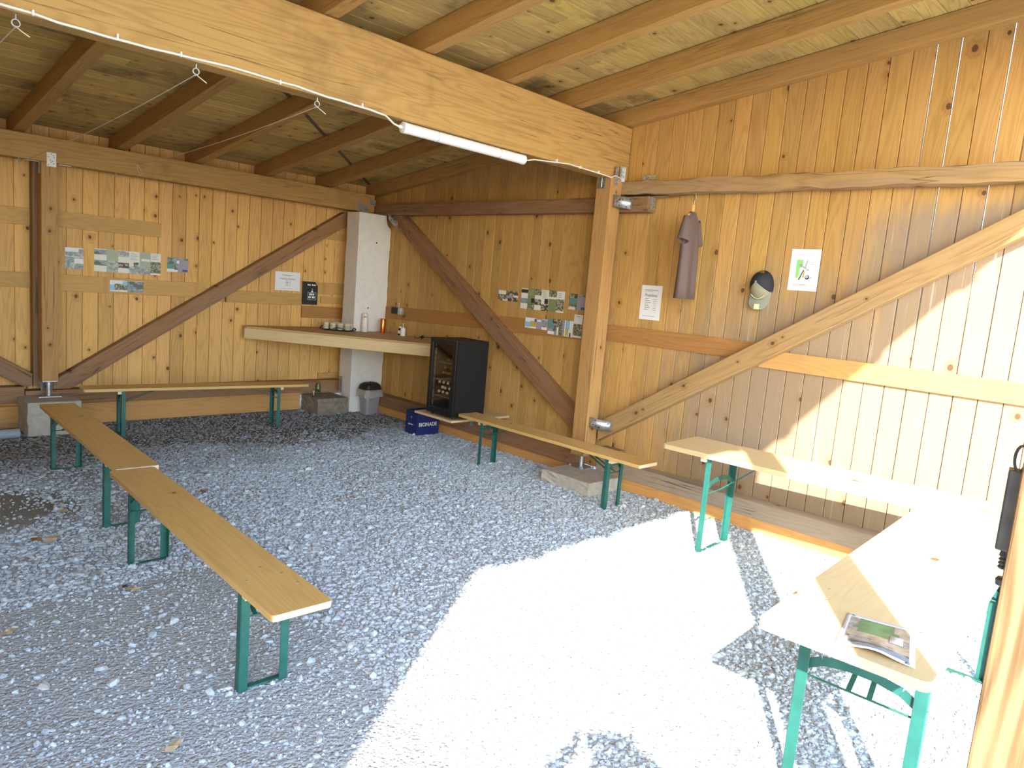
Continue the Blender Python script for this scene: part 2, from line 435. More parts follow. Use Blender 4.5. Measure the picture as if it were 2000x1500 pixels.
def tag(o, label, cat, group=None, kind=None):
    if label: o['label'] = label
    if cat: o['category'] = cat
    if group: o['group'] = group
    if kind: o['kind'] = kind
    return o
def thing(name, label, cat, loc, rotz=0, group=None, world=True):
    """an Empty at the thing's base; with world=True its parts are given in world coordinates"""
    o = D.objects.new(name, None); COL.objects.link(o)
    o.location = loc; o.rotation_euler = (0, 0, rotz); o.empty_display_size = .1
    if world: o['_world'] = list(loc)
    return tag(o, label, cat, group)
def struct(o, label=None, cat=None):
    o['kind'] = 'structure'
    if label: o['label'] = label
    if cat: o['category'] = cat
    return o
def dup(root, loc, rotz, label, group=None):
    r = root.copy(); COL.objects.link(r); r.location = loc; r.rotation_euler = (0, 0, rotz); r['label'] = label
    if group: r['group'] = group
    for ch in list(root.children):
        c = ch.copy(); COL.objects.link(c); c.parent = r
        for gch in list(ch.children):
            d = gch.copy(); COL.objects.link(d); d.parent = c
    return r
def T(loc=(0, 0, 0), rx=0, ry=0, rz=0):
    m = Euler((rx, ry, rz)).to_matrix().to_4x4(); m.translation = Vector(loc); return m
def frame(o, x, y, z=None):
    x = Vector(x); y = Vector(y); z = Vector(z) if z else x.cross(y)
    m = Matrix((x, y, z)).transposed().to_4x4(); m.translation = Vector(o); return m
def rrect(w, h, r, n=5):
    o = []
    for cx, cy, a0 in ((w/2-r, h/2-r, 0), (-w/2+r, h/2-r, 90), (-w/2+r, -h/2+r, 180), (w/2-r, -h/2+r, 270)):
        for i in range(n):
            a = math.radians(a0+90*i/(n-1)); o.append((cx+r*math.cos(a), cy+r*math.sin(a)))
    return o

# ------------------------------------------------------------------ camera
f_px = 1391.7
R = np.array([[0.70542711, 0.03636958, -0.70784875], [-0.70367751, 0.15558286, -0.69327623], [0.08491497, 0.98715309, 0.13534482]])
cam = D.objects.new('camera', D.cameras.new('camera')); COL.objects.link(cam)
mw = Matrix([list(r)+[0] for r in R]+[[0, 0, 0, 1]])
CAM = Vector((-5.4169, -8.1771, 1.7557)); mw.translation = CAM
cam.matrix_world = mw
cam.data.sensor_width = 36; cam.data.lens = f_px/2000*36; cam.data.clip_start = .02
scene.camera = cam
def project(P):
    q = (np.asarray(P)-np.array(CAM))@R
    z = -q[..., 2]
    return 1000+f_px*q[..., 0]/z, 750-f_px*q[..., 1]/z, z

# ------------------------------------------------------------------ shell
RX0, RX1 = -7.2, 0.0
def zb(y): return 2.726-.13*y        # underside of the rafters
RH = .15                             # rafter depth
EAVE = -8.5

def plank(mb, o, ac, al, nn, w, L0, L1, t, rnd=None, gap0=0.0, gap1=0.0, cut=None, ch=.003, slit=.0022):
    """one board: across vector ac, along al, inward normal nn; gap at bottom / top"""
    o = Vector(o); ac = Vector(ac); al = Vector(al); nn = Vector(nn)
    vs = []; pc = []; sl = slit
    for (L, g) in ((L0, gap0), (L1, gap1)):
        for (a, d) in ((g, t), (g, .013), (g+sl, .013), (g+sl, ch), (g+sl+ch, 0), (w-sl-ch, 0), (w-sl, ch), (w-sl, .013), (w, .013), (w, t)):
            LL = L
            if cut and L == L1: LL = cut(a)
            vs.append(o+ac*a+al*LL-nn*d); pc.append((a, LL, d))
    fs = [tuple(range(9, -1, -1)), tuple(range(10, 20))]+[(i, (i+1) % 10, 10+(i+1) % 10, 10+i) for i in range(10)]
    mb.add(vs, fs, 0, pc, rnd)

PW = .1425
# back wall
mb = MB(); x = RX0
while x < .03:
    plank(mb, (x, 0, 0), (1, 0, 0), (0, 0, 1), (0, -1, 0), PW, .16, 2.726+RH, .025); x += PW
struct(mb.build('wall_back', 'plank'))
# right wall (boundaries fall on y = -6.54 etc.; some joints have opened up)
mb = MB(); k0 = -12
y = -6.54
ys = [y-PW*i for i in range(-46, 14)]
for yy in sorted(ys):
    if yy > .05 or yy+PW < -8.3: continue
    g0 = g1 = 0.0
    for q, gg in ((-6.54-PW*0, .0060), (-6.54-PW, .0065), (-6.54-3*PW, .006), (-6.54-4*PW, .003)):
        if abs(yy-q) < .01: g1 = gg
    plank(mb, (0, yy, 0), (0, 1, 0), (0, 0, 1), (-1, 0, 0), PW, .10, zb(yy)+RH, .025, gap0=0, gap1=g1,
          cut=lambda a, yy=yy: zb(yy+a)+RH)
struct(mb.build('wall_right', 'plank_right'))
# left wall (outside the picture, closes the shed)
mb = MB(); y = -8.27
while y < 0:
    plank(mb, (RX0, y, 0), (0, 1, 0), (0, 0, 1), (1, 0, 0), PW, 0, zb(y)+RH, .025, cut=lambda a, y=y: zb(y+a)+RH); y += PW
struct(mb.build('wall_left', 'plank'))
# ceiling boards
mb = MB(); s = 0.0; al = Vector((0, -1, .13)).normalized(); L = 8.6/abs(al.y); bw = .135
nrm = Vector((0, -.13, -1)).normalized()
while s < L:
    o = Vector((0, .1, zb(.1)+RH+.003))+al*s
    xs = sorted([RX0-.3, .25]+[random.uniform(RX0+.6, -.6) for _ in range(2)])
    for a, b in zip(xs[:-1], xs[1:]):
        plank(mb, o, al, (1, 0, 0), nrm, bw, a, b-.002, .024, ch=.003, slit=.001)
    s += bw
struct(mb.build('ceiling', 'ceil'))
# roof covering over the boards, out of view; wavy eaves edge shaped for its shadow
mb = MB(); n = 120
vs = []; fs = []
for j, (dist, up) in enumerate(((-.05, .03), (8.62, .03), (8.62, .06), (-.05, .06))):
    for i in range(n+1):
        xx = RX0-.35+(7.85)*i/n
        d = dist-(.035*math.cos(i*2*math.pi/3.0) if dist > 1 else 0)
        p = Vector((xx, .1, zb(.1)+RH))+al*d-nrm*up; vs.append(p)
for j in range(4):
    for i in range(n):
        a = j*(n+1)+i; b = ((j+1) % 4)*(n+1)+i; fs.append((a, a+1, b+1, b))
mb.add(vs, fs, 0); struct(mb.build('trim_1', 'concrete'))

# floor
mb = MB()
mb.add([(-30, -32, 0), (16, -32, 0), (16, 12, 0), (-30, 12, 0)], [(0, 1, 2, 3)], 0)
struct(mb.build('floor', 'gravel', loc=(0, 0, 0)))

# gravel stones
def build_gravel():
    rg = np.random.default_rng(11)
    t = (1+5**.5)/2
    iv = np.array([(-1, t, 0), (1, t, 0), (-1, -t, 0), (1, -t, 0), (0, -1, t), (0, 1, t), (0, -1, -t), (0, 1, -t), (t, 0, -1), (t, 0, 1), (-t, 0, -1), (-t, 0, 1)], float)
    iv /= np.linalg.norm(iv[0])
    fi = np.array([(0, 11, 5), (0, 5, 1), (0, 1, 7), (0, 7, 10), (0, 10, 11), (1, 5, 9), (5, 11, 4), (11, 10, 2), (10, 7, 6), (7, 1, 8), (3, 9, 4), (3, 4, 2), (3, 2, 6), (3, 6, 8), (3, 8, 9), (4, 9, 5), (2, 4, 11), (6, 2, 10), (8, 6, 7), (9, 8, 1)])
    N = 260000
    P = np.stack([rg.uniform(-6.2, -.13, N), rg.uniform(-8.2, -.15, N), np.zeros(N)], 1)
    u, v, z = project(P)
    keep = (z > .4) & (u > -260) & (u < 2200) & (v < 1680)
    d = np.hypot(P[:, 0]-CAM.x, P[:, 1]-CAM.y)
    # slow random fields for bare and stony patches
    def field(P, s, seed):
        r2 = np.random.default_rng(seed); val = 0
        for k in range(5):
            a = r2.uniform(0, 6.28); ph = r2.uniform(0, 6.28); fr = s*r2.uniform(.6, 1.6)
            val = val+np.sin(fr*(P[:, 0]*math.cos(a)+P[:, 1]*math.sin(a))+ph)
        return val/5
    fld = field(P, 2.2, 3); prob = .62+.35*fld
    prob = np.where(P[:, 1] > -1.5+.45*field(P, 3, 8), .26, prob)
    pd = ((P[:, 0]+4.75)*.95)**2+((P[:, 1]+2.65)*1.25)**2
    prob = np.where(pd < .35+.15*fld, .08, prob)
    dusty = (P[:, 0] < -3.75+.3*fld) & (P[:, 1] < -4.3+.5*fld)
    prob = np.where(dusty, prob*.5, prob)
    keep &= rg.uniform(0, 1, N) < prob
    P = P[keep]; dusty = dusty[keep]; N = len(P)
    r = np.exp(rg.normal(math.log(.0092), .34, N)); r = np.clip(r, .004, .024)
    r = np.where(dusty, r*rg.choice([.5, .65, 1.25], N, p=[.55, .37, .08]), r)
    big = rg.uniform(0, 1, N) < .007; r = np.where(big, r*1.7, r)
    r = np.minimum(r, .031)
    V = iv[None]*(1+rg.uniform(-.28, .22, (N, 12, 1)))
    V = V*np.stack([np.ones(N)*1.15, rg.uniform(.62, .98, N), rg.uniform(.42, .75, N)], 1)[:, None, :]
    # random rotation: yaw + tilt
    a = rg.uniform(0, 6.283, N); b = rg.normal(0, .45, N)
    ca, sa, cb, sb = np.cos(a), np.sin(a), np.cos(b), np.sin(b)
    X, Y, Z = V[..., 0], V[..., 1], V[..., 2]
    Y2 = Y*cb[:, None]-Z*sb[:, None]; Z2 = Y*sb[:, None]+Z*cb[:, None]
    V = np.stack([X*ca[:, None]-Y2*sa[:, None], X*sa[:, None]+Y2*ca[:, None], Z2], -1)*r[:, None, None]
    P[:, 2] = r*rg.uniform(.12, .42, N)
    V = V+P[:, None, :]
    F = (fi[None]+(np.arange(N)*12)[:, None, None]).reshape(-1, 3)
    V = V.reshape(-1, 3)
    me = D.meshes.new('gravel')
    me.vertices.add(len(V)); me.vertices.foreach_set('co', V.ravel())
    me.loops.add(len(F)*3); me.loops.foreach_set('vertex_index', F.ravel())
    me.polygons.add(len(F)); me.polygons.foreach_set('loop_start', np.arange(len(F))*3)
    me.materials.append(M['stone'])
    at = me.attributes.new('rnd', 'FLOAT', 'POINT'); at.data.foreach_set('value', np.repeat(rg.uniform(0, 1, N), 12))
    me.update(calc_edges=True); me.validate()
    me.polygons.foreach_set('use_smooth', np.zeros(len(F), bool))
    o = D.objects.new('gravel', me); COL.objects.link(o)
    tag(o, 'grey crushed stone gravel spread over the whole floor', 'gravel', kind='stuff')
    print('stones', N)
build_gravel()

# ------------------------------------------------------------------ timber frame
def timber(name, label, cat, mat, p0, p1, w, h, up=(0, 0, 1), bevel=.006, group=None):
    mb = MB().bar(p0, p1, w, h, up)
    return tag(mb.build(name, mat, bevel=bevel), label, cat, group)
def tbox(name, label, cat, mat, b, along, bevel=.006, group=None):
    return tag(MB().box(*b, along=along).build(name, mat, bevel=bevel), label, cat, group)

# big cross beam with its lamp, cable and hooks
tbox('roof_beam', 'massive honey coloured beam crossing the shed below the rafters', 'beam', 'beam', (RX0-.05, -.01, -4.13, -3.99, 2.785, 3.252), 'x', .008)
tbox('roof_beam', 'plain beam on top of the near front post', 'beam', 'beam', (RX0-.05, -.01, -8.10, -7.96, 3.47, 3.758), 'x', .008)
tbox('wall_plate', 'long beam along the top of the back wall under the rafter ends', 'beam', 'beam', (RX0+.02, -.13, -.28, -.125, 2.525, 2.752), 'x', .008)
# rafters
rl = {0: 'first rafter from the right, lying along the plank wall', 1: 'second rafter from the right plank wall', 2: 'third rafter from the right plank wall',
      3: 'fourth rafter from the right plank wall', 4: 'fifth rafter from the right plank wall', 5: 'sixth rafter from the right plank wall', 6: 'seventh rafter from the right plank wall',
      7: 'eighth rafter from the right plank wall', 8: 'ninth rafter from the right plank wall', 9: 'tenth rafter from the right plank wall'}
for i, xl in enumerate((-.1, -.83, -1.615, -2.39, -3.13, -3.98, -4.72, -5.5, -6.25, -7.0)):
    mb = MB()
    w = .1; y0, y1 = -.01, EAVE
    vs = [(xl+a, y, zb(y)+b) for y in (y0, y1) for a in (0.002, w) for b in (0, RH)]
    pc = [(a, -y, b) for y in (y0, y1) for a in (0, w) for b in (0, RH)]
    mb.add(vs, [(0, 1, 3, 2), (4, 6, 7, 5), (0, 4, 5, 1), (2, 3, 7, 6), (0, 2, 6, 4), (1, 5, 7, 3)], 0, pc)
    tag(mb.build('rafter', 'rafter', bevel=.005), rl[i], 'rafter', 'roof rafters')
# steel strap running diagonally under the roof boards
a = Vector((-3.9, -3.75)); bq = Vector((-.12, -.12)); mb = MB(); n = 24; vs = []; fs = []
sd = Vector((.707, -.707))*.02
for i in range(n+1):
    p = a.lerp(bq, i/n)
    for q in (p-sd, p+sd):
        for dz in (.0, -.003): vs.append((q.x, q.y, zb(q.y)+RH+.0026+dz*.6))
for i in range(n):
    o = i*4
    for (k, l) in ((0, 1), (1, 3), (3, 2), (2, 0)): fs.append((o+k, o+l, o+4+l, o+4+k))
mb.add(vs, fs, 0)
tag(mb.build('steel_strap', 'strap'), 'dark steel strap running diagonally under the roof boards', 'strap')

# posts -----------------------------------------------------------
def plate(mb, o, u, v, w, h, t=.003, mat=0, holes=8, hm=1):
    """perforated plate centred at o spanned by u,v"""
    o = Vector(o); u = Vector(u).normalized(); v = Vector(v).normalized(); n = u.cross(v)
    mb.box(-w/2, w/2, -h/2, h/2, -t/2, t/2, mat=mat, mtx=frame(o, u, v, n))
    rr = random.Random(int(abs(o.x*1000+o.z*77)))
    for i in range(holes):
        a, b = rr.uniform(-.4, .4)*w, rr.uniform(-.42, .42)*h
        for s in (1, -1):
            vs = [(a+.0045*math.cos(k*math.pi/3), b+.0045*math.sin(k*math.pi/3), s*(t/2+.0006)) for k in range(6)]
            mb.add(vs, [(0, 1, 2, 3, 4, 5)], hm, mtx=frame(o, u, v, n))
PX0, PX1, PY0, PY1 = -.28, -.12, -4.155, -3.99
t = thing('timber_post', 'square honey coloured post carrying the big beam at the right wall', 'post', (-.2, -4.07, .12))
MB().box(PX0, PX1, PY0, PY1, .25, 2.785, 'z').build('shaft', 'post', t, bevel=.006)
mb = MB().box(-.29, -.11, -4.16, -3.98, .12, .128).lathe([(.022, .12), (.022, .24), (.03, .24), (.03, .25)], 16, mtx=T((-.2, -4.07, 0)))
mb.box(-.275, -.125, -4.15, -3.99, .244, .25)
for sx in (-.27, -.13):
    for sy in (-4.145, -3.995): mb.lathe([(.011, .128), (.011, .142)], 6, mtx=T((sx, sy, 0)), smooth=False)
mb.build('steel_foot', 'zinc', t)
mb = MB(); plate(mb, (-.2825, -4.05, 2.745), (0, 1, 0), (0, 0, 1), .085, .12); mb.tube([(-.2845, -4.05, 2.70), (-.2845, -4.05, 2.785)], .006)
mb.build('angle_bracket', ['zinc', 'hole'], t)
mb = MB(); plate(mb, (-.215, -4.158, 2.80), (1, 0, 0), (0, 0, 1), .045, .17, holes=6)
mb.build('joint_plate', ['zinc', 'hole'], t)
mb = MB(); plate(mb, (-.118, -4.15, 2.83), (0, 1, 0), (0, 0, 1), .06, .13); mb.build('angle_bracket', ['zinc', 'hole'], t)
mb = MB(); plate(mb, (-.145, -4.157, 2.83), (1, 0, 0), (0, 0, 1), .06, .13, holes=4)
mb.build('joint_plate', ['zinc', 'hole'], t)
def curved_plate(p, q, bulge, w, h):
    mb = MB(); p = Vector(p); q = Vector(q); n = 8; vs = []; fs = []
    bl = Vector(bulge)
    for i in range(n+1):
        a = i/n; c = p.lerp(q, a)+bl*(math.sin(a*math.pi))
        for dz in (-h/2, h/2): vs.append(c+Vector((0, 0, dz)))
    for i in range(n): fs.append((2*i, 2*i+2, 2*i+3, 2*i+1))
    mb.add(vs, fs, 0, smooth=True)
    for i in range(7):
        a = random.uniform(.08, .92); c = p.lerp(q, a)+bl*(math.sin(a*math.pi)*1.08)+Vector((0, 0, random.uniform(-.4, .4)*h))
        mb.lathe([(.005, 0), (.005, .002)], 6, 1, mtx=frame(c-Vector((.0, .003, 0)), (1, 0, 0), (0, 0, 1), (0, -1, 0)))
    return mb
curved_plate((-.235, -4.162, 2.585), (-.135, -4.30, 2.565), (-.02, -.015, 0), .1, .10).build('rail_bracket', ['zinc', 'hole'], t, solid=.003)
curved_plate((-.25, -4.162, .575), (-.135, -4.33, .555), (-.022, -.012, 0), .1, .095).build('brace_bracket', ['zinc', 'hole'], t, solid=.003)

BX0, BX1 = -3.762, -3.625
t = thing('timber_post', 'honey coloured post standing against the back wall on a tall concrete block', 'post', (-3.69, -.2, .318))
MB().box(BX0, BX1, -.28, -.125, .475, 2.524, 'z').build('shaft', 'post', t, bevel=.005)
mb = MB().box(-3.79, -3.60, -.29, -.11, .318, .326)
mb.lathe([(.024, .32), (.024, .43), (.03, .43), (.03, .45), (.024, .45), (.024, .47)], 16, mtx=T((-3.69, -.2, 0))).box(-3.755, -3.63, -.275, -.13, .467, .475)
mb.build('steel_foot', 'zinc', t)
MB().box(-3.74, -3.64, -.125, -.115, .326, .5).build('steel_back_plate', 'steel_dark', t)
mb = MB(); plate(mb, (-3.68, -.2825, 2.55), (1, 0, 0), (0, 0, 1), .075, .125, holes=9); mb.build('nail_plate', ['white_pl', 'hole'], t)
mb = MB(); plate(mb, (BX0-.06, -.2, 2.522), (1, 0, 0), (0, 1, 0), .11, .06, holes=3); plate(mb, (BX0-.002, -.2, 2.47), (0, 1, 0), (0, 0, 1), .06, .1, holes=3)
mb.build('angle_bracket', ['zinc', 'hole'], t)
mb = MB(); plate(mb, (BX1+.06, -.2, 2.522), (1, 0, 0), (0, 1, 0), .11, .06, holes=3)
mb.build('angle_bracket', ['zinc', 'hole'], t)
tbox('timber_stud', 'dark upright stud behind the left side of the back post', 'post', 'dark', (-3.80, -3.70, -.122, -.002, .41, 2.75), 'z', .004)

t = thing('timber_post', 'sunlit pale post at the open front on the near right', 'post', (-3.70, -8.03, 0))
MB().box(-3.78, -3.62, -8.105, -7.945, .0, 3.47, 'z').build('shaft', 'post_sun', t, bevel=.007)
# fitting hung on the side of the near post
t = thing('bar_catch', 'dark grey metal bar with a loop on top fixed to the near post', 'fitting', (-3.69, -7.94, 1.25))
MB().box(-3.716, -3.682, -7.946, -7.915, 1.312, 1.478).build('bar', 'steel_dark', t, bevel=.004)
MB().box(-3.681, -3.674, -7.946, -7.910, 1.318, 1.478, 'z').build('backing_strip', 'kick', t)
MB().tube([(-3.698, -7.929+.010*math.cos(a*math.pi/8), 1.502+.026*math.sin(a*math.pi/8)) for a in range(16)], .0028, 8, closed=True).build('loop', 'steel_dark', t)
MB().lathe([(.006, 0), (.009, .004), (.006, .008), (.009, .012), (.006, .016), (.009, .020), (.006, .024), (.009, .028), (.006, .042)], 10, mtx=T((-3.698, -7.931, 1.272))).build('screw_end', 'steel_dark', t)
MB().lathe([(.004, 0), (.009, .003), (.010, .014), (.006, .02)], 12, mtx=T((-3.698, -7.933, 1.236))).build('knob', 'steel_dark', t)

# rails, ledgers, braces
tbox('ledger_beam', 'dark weathered beam from the corner to behind the right post', 'beam', 'dark', (-.12, -.002, -4.46, -.1, 2.50, 2.635), 'y', .008)
def rough_rail():
    mb = MB(); n = 40; ring = 12; vs = []; fs = []; pc = []
    rr = random.Random(5)
    for i in range(n+1):
        y = -4.10-(4.15)*i/n
        wv = [rr.uniform(-.006, .006) for _ in range(ring)]
        kx = .010*math.sin(i*.9)+.006*math.sin(i*2.3)
        for k in range(ring):
            a = 2*math.pi*(k+.5)/ring
            c, s_ = math.cos(a), math.sin(a)
            q = .0625; e = 5
            rad = (abs(c)**e+abs(s_)**e)**(-1/e)
            vs.append((-.062+min(.058, (q+wv[k])*rad*c), y, 2.708+(q+wv[k]*1.2)*rad*s_+kx*.5)); pc.append((c*.06, -y, s_*.06))
    for i in range(n):
        for k in range(ring):
            k2 = (k+1) % ring; fs.append((i*ring+k, i*ring+k2, (i+1)*ring+k2, (i+1)*ring+k))
    fs += [tuple(range(ring)), tuple(n*ring+k for k in range(ring))]
    mb.add(vs, fs, 0, pc, smooth=True)
    return mb.build('wall_rail', 'rail', angle=50)
tag(rough_rail(), 'rough round-edged rail along the right wall above the hanging shirt', 'beam')
t = thing('angle_bracket', 'small galvanised bracket at the cut end of the dark beam', 'bracket', (-.06, -4.46, 2.56))
mb = MB(); plate(mb, (-.06, -4.463, 2.575), (1, 0, 0), (0, 0, 1), .075, .11, holes=4); plate(mb, (-.06, -4.54, 2.632), (1, 0, 0), (0, 1, 0), .075, .15, holes=4)
mb.build('plate', ['zinc', 'hole'], t)
t = thing('angle_bracket', 'small galvanised bracket lying on top of the rough rail', 'bracket', (-.06, -4.4, 2.77))
mb = MB(); plate(mb, (-.06, -4.40, 2.777), (1, 0, 0), (0, 1, 0), .08, .16, holes=4); plate(mb, (-.06, -4.40, 2.80), (0, 1, 0), (0, 0, 1), .13, .045, holes=3)
mb.build('plate', ['zinc', 'hole'], t)
def clip(poly, nx, nz, c):
    out = []
    for i in range(len(poly)):
        a = poly[i]; b = poly[(i+1) % len(poly)]
        da = nx*a[0]+nz*a[1]-c; db = nx*b[0]+nz*b[1]-c
        if da <= 0: out.append(a)
        if da*db < 0:
            q = da/(da-db); out.append((a[0]+(b[0]-a[0])*q, a[1]+(b[1]-a[1])*q))
    return out
def brace(label, mat, p0, p1, h, d0, d1, wall, cuts):
    """brace in the plane of a wall, its ends sawn flush by the half planes in cuts"""
    p0 = Vector(p0); p1 = Vector(p1); d = (p1-p0).normalized(); n = Vector((-d.y, d.x))
    poly = [tuple(p0-d-n*h/2), tuple(p1+d-n*h/2), tuple(p1+d+n*h/2), tuple(p0-d+n*h/2)]
    for c in cuts: poly = clip(poly, *c)
    vs = []; pc = []
    for q in (d0, d1):
        for a, z in poly:
            vs.append((q, a, z) if wall == 'x' else (a, q, z))
            r = Vector((a, z))-p0; pc.append((r.dot(n)+.1, r.dot(d), q-d0))
    k = len(poly); mb = MB()
    mb.add(vs, [tuple(range(k)), tuple(range(2*k-1, k-1, -1))]+[(i, (i+1) % k, k+(i+1) % k, k+i) for i in range(k)], 0, pc)
    return tag(mb.build('diagonal_brace', mat, bevel=.006), label, 'brace')
brace('pale brown brace rising across the sunlit right wall', 'brace_front', (-4.16, .478), (-7.3, 2.463), .152, -.119, -.003, 'x', [(1, 0, -4.165), (0, 1, 2.638), (-1, 0, 7.6)])
brace('dark brace falling from the wall corner to the foot of the right post', 'brace', (-.70, 2.50), (-3.9, .495), .165, -.119, -.003, 'x', [(0, 1, 2.497), (-1, 0, 4.02), (0, -1, -.245)])
brace('brown brace rising along the back wall to the white pillar', 'brace', (-3.41, .505), (-.42, 2.43), .155, -.119, -.003, 'y', [(0, -1, -.366), (-1, 0, 3.636), (0, 1, 2.50)])
brace('weathered brace low on the back wall at the left picture edge', 'brace', (-4.075, .615), (-6.2, 1.985), .15, -.119, -.003, 'y', [(0, -1, -.41), (1, 0, -3.805), (0, 1, 2.6)])
# sills, kick boards
tbox('sill_beam', 'brown sill beam low along the back wall behind the bench', 'beam', 'dark', (-3.87, -.40, -.14, -.002, .215, .362), 'x', .006)
tbox('sill_beam', 'weathered sill beam left of the tall concrete block', 'beam', 'dark', (RX0+.03, -3.875, -.14, -.002, .245, .405), 'x', .006)
tbox('sill_beam', 'reddish brown sill beam under the drinks fridge along the right wall', 'beam', 'dark', (-.14, -.002, -3.96, -.18, .092, .24), 'y', .006)
tbox('sill_beam', 'grey weathered sill beam behind the two tables along the right wall', 'beam', 'sill', (-.14, -.002, -8.25, -4.2, .11, .242), 'y', .006)
def kick(name, b, along): return struct(MB().box(*b, along=along).build(name, 'kick', bevel=.003))
kick('baseboard_back', (RX0+.03, -.96, -.115, -.09, -.04, .214), 'x')
kick('baseboard_right', (-.125, -.10, -8.25, -.60, -.04, .108), 'y')
tbox('wood_offcut', 'short dark wooden offcut on the concrete block beside the right post', 'offcut', 'dark', (-.11, -.01, -4.42, -4.20, .242, .34), 'y', .004)

# flat boards nailed over the planks
bands = [((-3.625, -2.12, -.022, -.001, 1.333, 1.495), 'x'), ((-2.115, -.945, -.022, -.001, 1.297, 1.438), 'x'), ((-3.62, -2.62, -.022, -.001, 1.95, 2.102), 'x'),
         ((RX0+.03, -3.80, -.022, -.001, 1.94, 2.095), 'x'), ((RX0+.03, -3.80, -.022, -.001, 1.35, 1.493), 'x'),
         ((-.85, -.30, -.022, -.001, 1.45, 1.597), 'x'), ((-.68, -.30, -.022, -.001, 1.335, 1.425), 'x'), ((-.94, -.30, -.024, -.001, 1.147, 1.294), 'x'),
         ((-.675, -.30, -.022, -.001, 2.145, 2.222), 'x'), ((-.667, -.36, -.024, -.001, .364, .44), 'x'),
         ((-.022, -.001, -5.6, -4.0, 1.333, 1.478), 'y'), ((-.022, -.001, -8.25, -5.605, 1.289, 1.43), 'y')]
for i, (b, al_) in enumerate(bands): struct(MB().box(*b, along=al_).build('trim_%d' % (i+2), 'band_red' if i in (7, 10) else 'band', bevel=.002))
mb = MB(); vs = [(x_, y_, z_) for y_, z0, z1 in ((-.03, 1.205, 1.35), (-3.985, 1.305, 1.465)) for x_ in (-.022, -.001) for z_ in (z0, z1)]
pc = [(v[2]-1.2, -v[1], v[0]) for v in vs]
mb.add(vs, [(0, 1, 3, 2), (4, 6, 7, 5), (0, 4, 5, 1), (2, 3, 7, 6), (0, 2, 6, 4), (1, 5, 7, 3)], 0, pc)
struct(mb.build('trim_14', 'band_red', bevel=.002))

# concrete blocks
def rough_block(name, label, b, mat, amt=.008):
    bm = bmesh.new(); bmesh.ops.create_cube(bm, size=1)
    bmesh.ops.subdivide_edges(bm, edges=bm.edges, cuts=7, use_grid_fill=True)
    rr = random.Random(len(label))
    x0, x1, y0, y1, z0, z1 = b
    for v in bm.verts:
        v.co = Vector((x0+(v.co.x+.5)*(x1-x0), y0+(v.co.y+.5)*(y1-y0), z0+(v.co.z+.5)*(z1-z0)))
        if v.co.z < z1-.02: v.co += Vector((rr.uniform(-amt, amt), rr.uniform(-amt, amt), 0))
    mb = MB(); mb.add([v.co for v in bm.verts], [[v.index for v in f.verts] for f in bm.faces], 0); bm.free()
    return tag(mb.build(name, mat, bevel=.006, seg=1), label, 'concrete block')
rough_block('concrete_block', 'grey concrete block under the right post, partly buried in gravel', (-.60, -.145, -4.50, -3.94, -.06, .12), 'concrete')
rough_block('concrete_block', 'tall grey concrete block under the back wall post', (-3.93, -3.49, -.54, -.145, -.05, .318), 'concrete')
rough_block('concrete_block', 'brown earthy concrete block left of the white pillar', (-.965, -.545, -.56, -.15, -.05, .205), 'concrete_dirty')

# plaster pillar
def pillar():
    x0, x1, y0, y1, z1 = -.485, -.01, -.50, -.225, 2.50
    bm = bmesh.new(); bmesh.ops.create_cube(bm, size=1)
    bmesh.ops.subdivide_edges(bm, edges=[e for e in bm.edges if abs(e.verts[0].co.z-e.verts[1].co.z) > .5], cuts=60)
    rr = random.Random(4)
    for v in bm.verts:
        zz = v.co.z+.5
        p = Vector((x0+(v.co.x+.5)*(x1-x0), y0+(v.co.y+.5)*(y1-y0), zz*(z1+.03)-.03))
        j = rr.uniform(-.004, .004)+.004*math.sin(zz*23)
        if v.co.x > 0 or v.co.y > 0: p.x += j*(1 if v.co.x > 0 else .6)
        if p.z < .19 and v.co.y > 0 and v.co.x < 0: p.y -= .07+rr.uniform(-.012, .012); p.x += .0
        if p.z > 2.36 and v.co.x > 0: p.x -= .045+(p.z-2.36)*.2
        v.co = p
    mb = MB(); mb.add([v.co for v in bm.verts], [[v.index for v in f.verts] for f in bm.faces], 0); bm.free()
    for (xx, zz) in ((-.215, 2.15), (-.29, 1.33)):
        vs = [(xx+.011*math.cos(k*.785), -.5008, zz+.011*math.sin(k*.785)) for k in range(8)]
        mb.add(vs, [tuple(range(8))], 1)
    o = mb.build('plaster_pillar', ['plaster', 'hole'], bevel=.006, seg=2)
    return tag(o, 'white plastered pillar in the corner between the two walls', 'pillar')
pillar()
# corner steel above the pillar
t = thing('corner_connector', 'grey steel connector plates above the white pillar', 'bracket', (-.3, -.3, 2.5))
mb = MB(); plate(mb, (-.36, -.2825, 2.585), (1, 0, 0), (0, 0, 1), .055, .12, holes=4); plate(mb, (-.27, -.283, 2.57), (1, 0, 0), (0, 0, 1), .10, .095, holes=9)
plate(mb, (-.16, -.284, 2.655), (1, 0, 0), (0, 0, 1), .09, .07, holes=3); mb.build('plate', ['zinc', 'hole'], t)
curved_plate((-.128, -.60, 2.50), (-.13, -.80, 2.38), (-.012, 0, 0), .1, .085).build('bent_plate', ['zinc', 'hole'], t, solid=.003)
mb = MB(); plate(mb, (-.505, -.30, .335), (0, 1, 0), (0, 0, 1), .075, .20, holes=3)
tag(mb.build('wall_plate_steel', ['zinc', 'hole']), 'upright grey steel plate beside the foot of the white pillar', 'bracket')

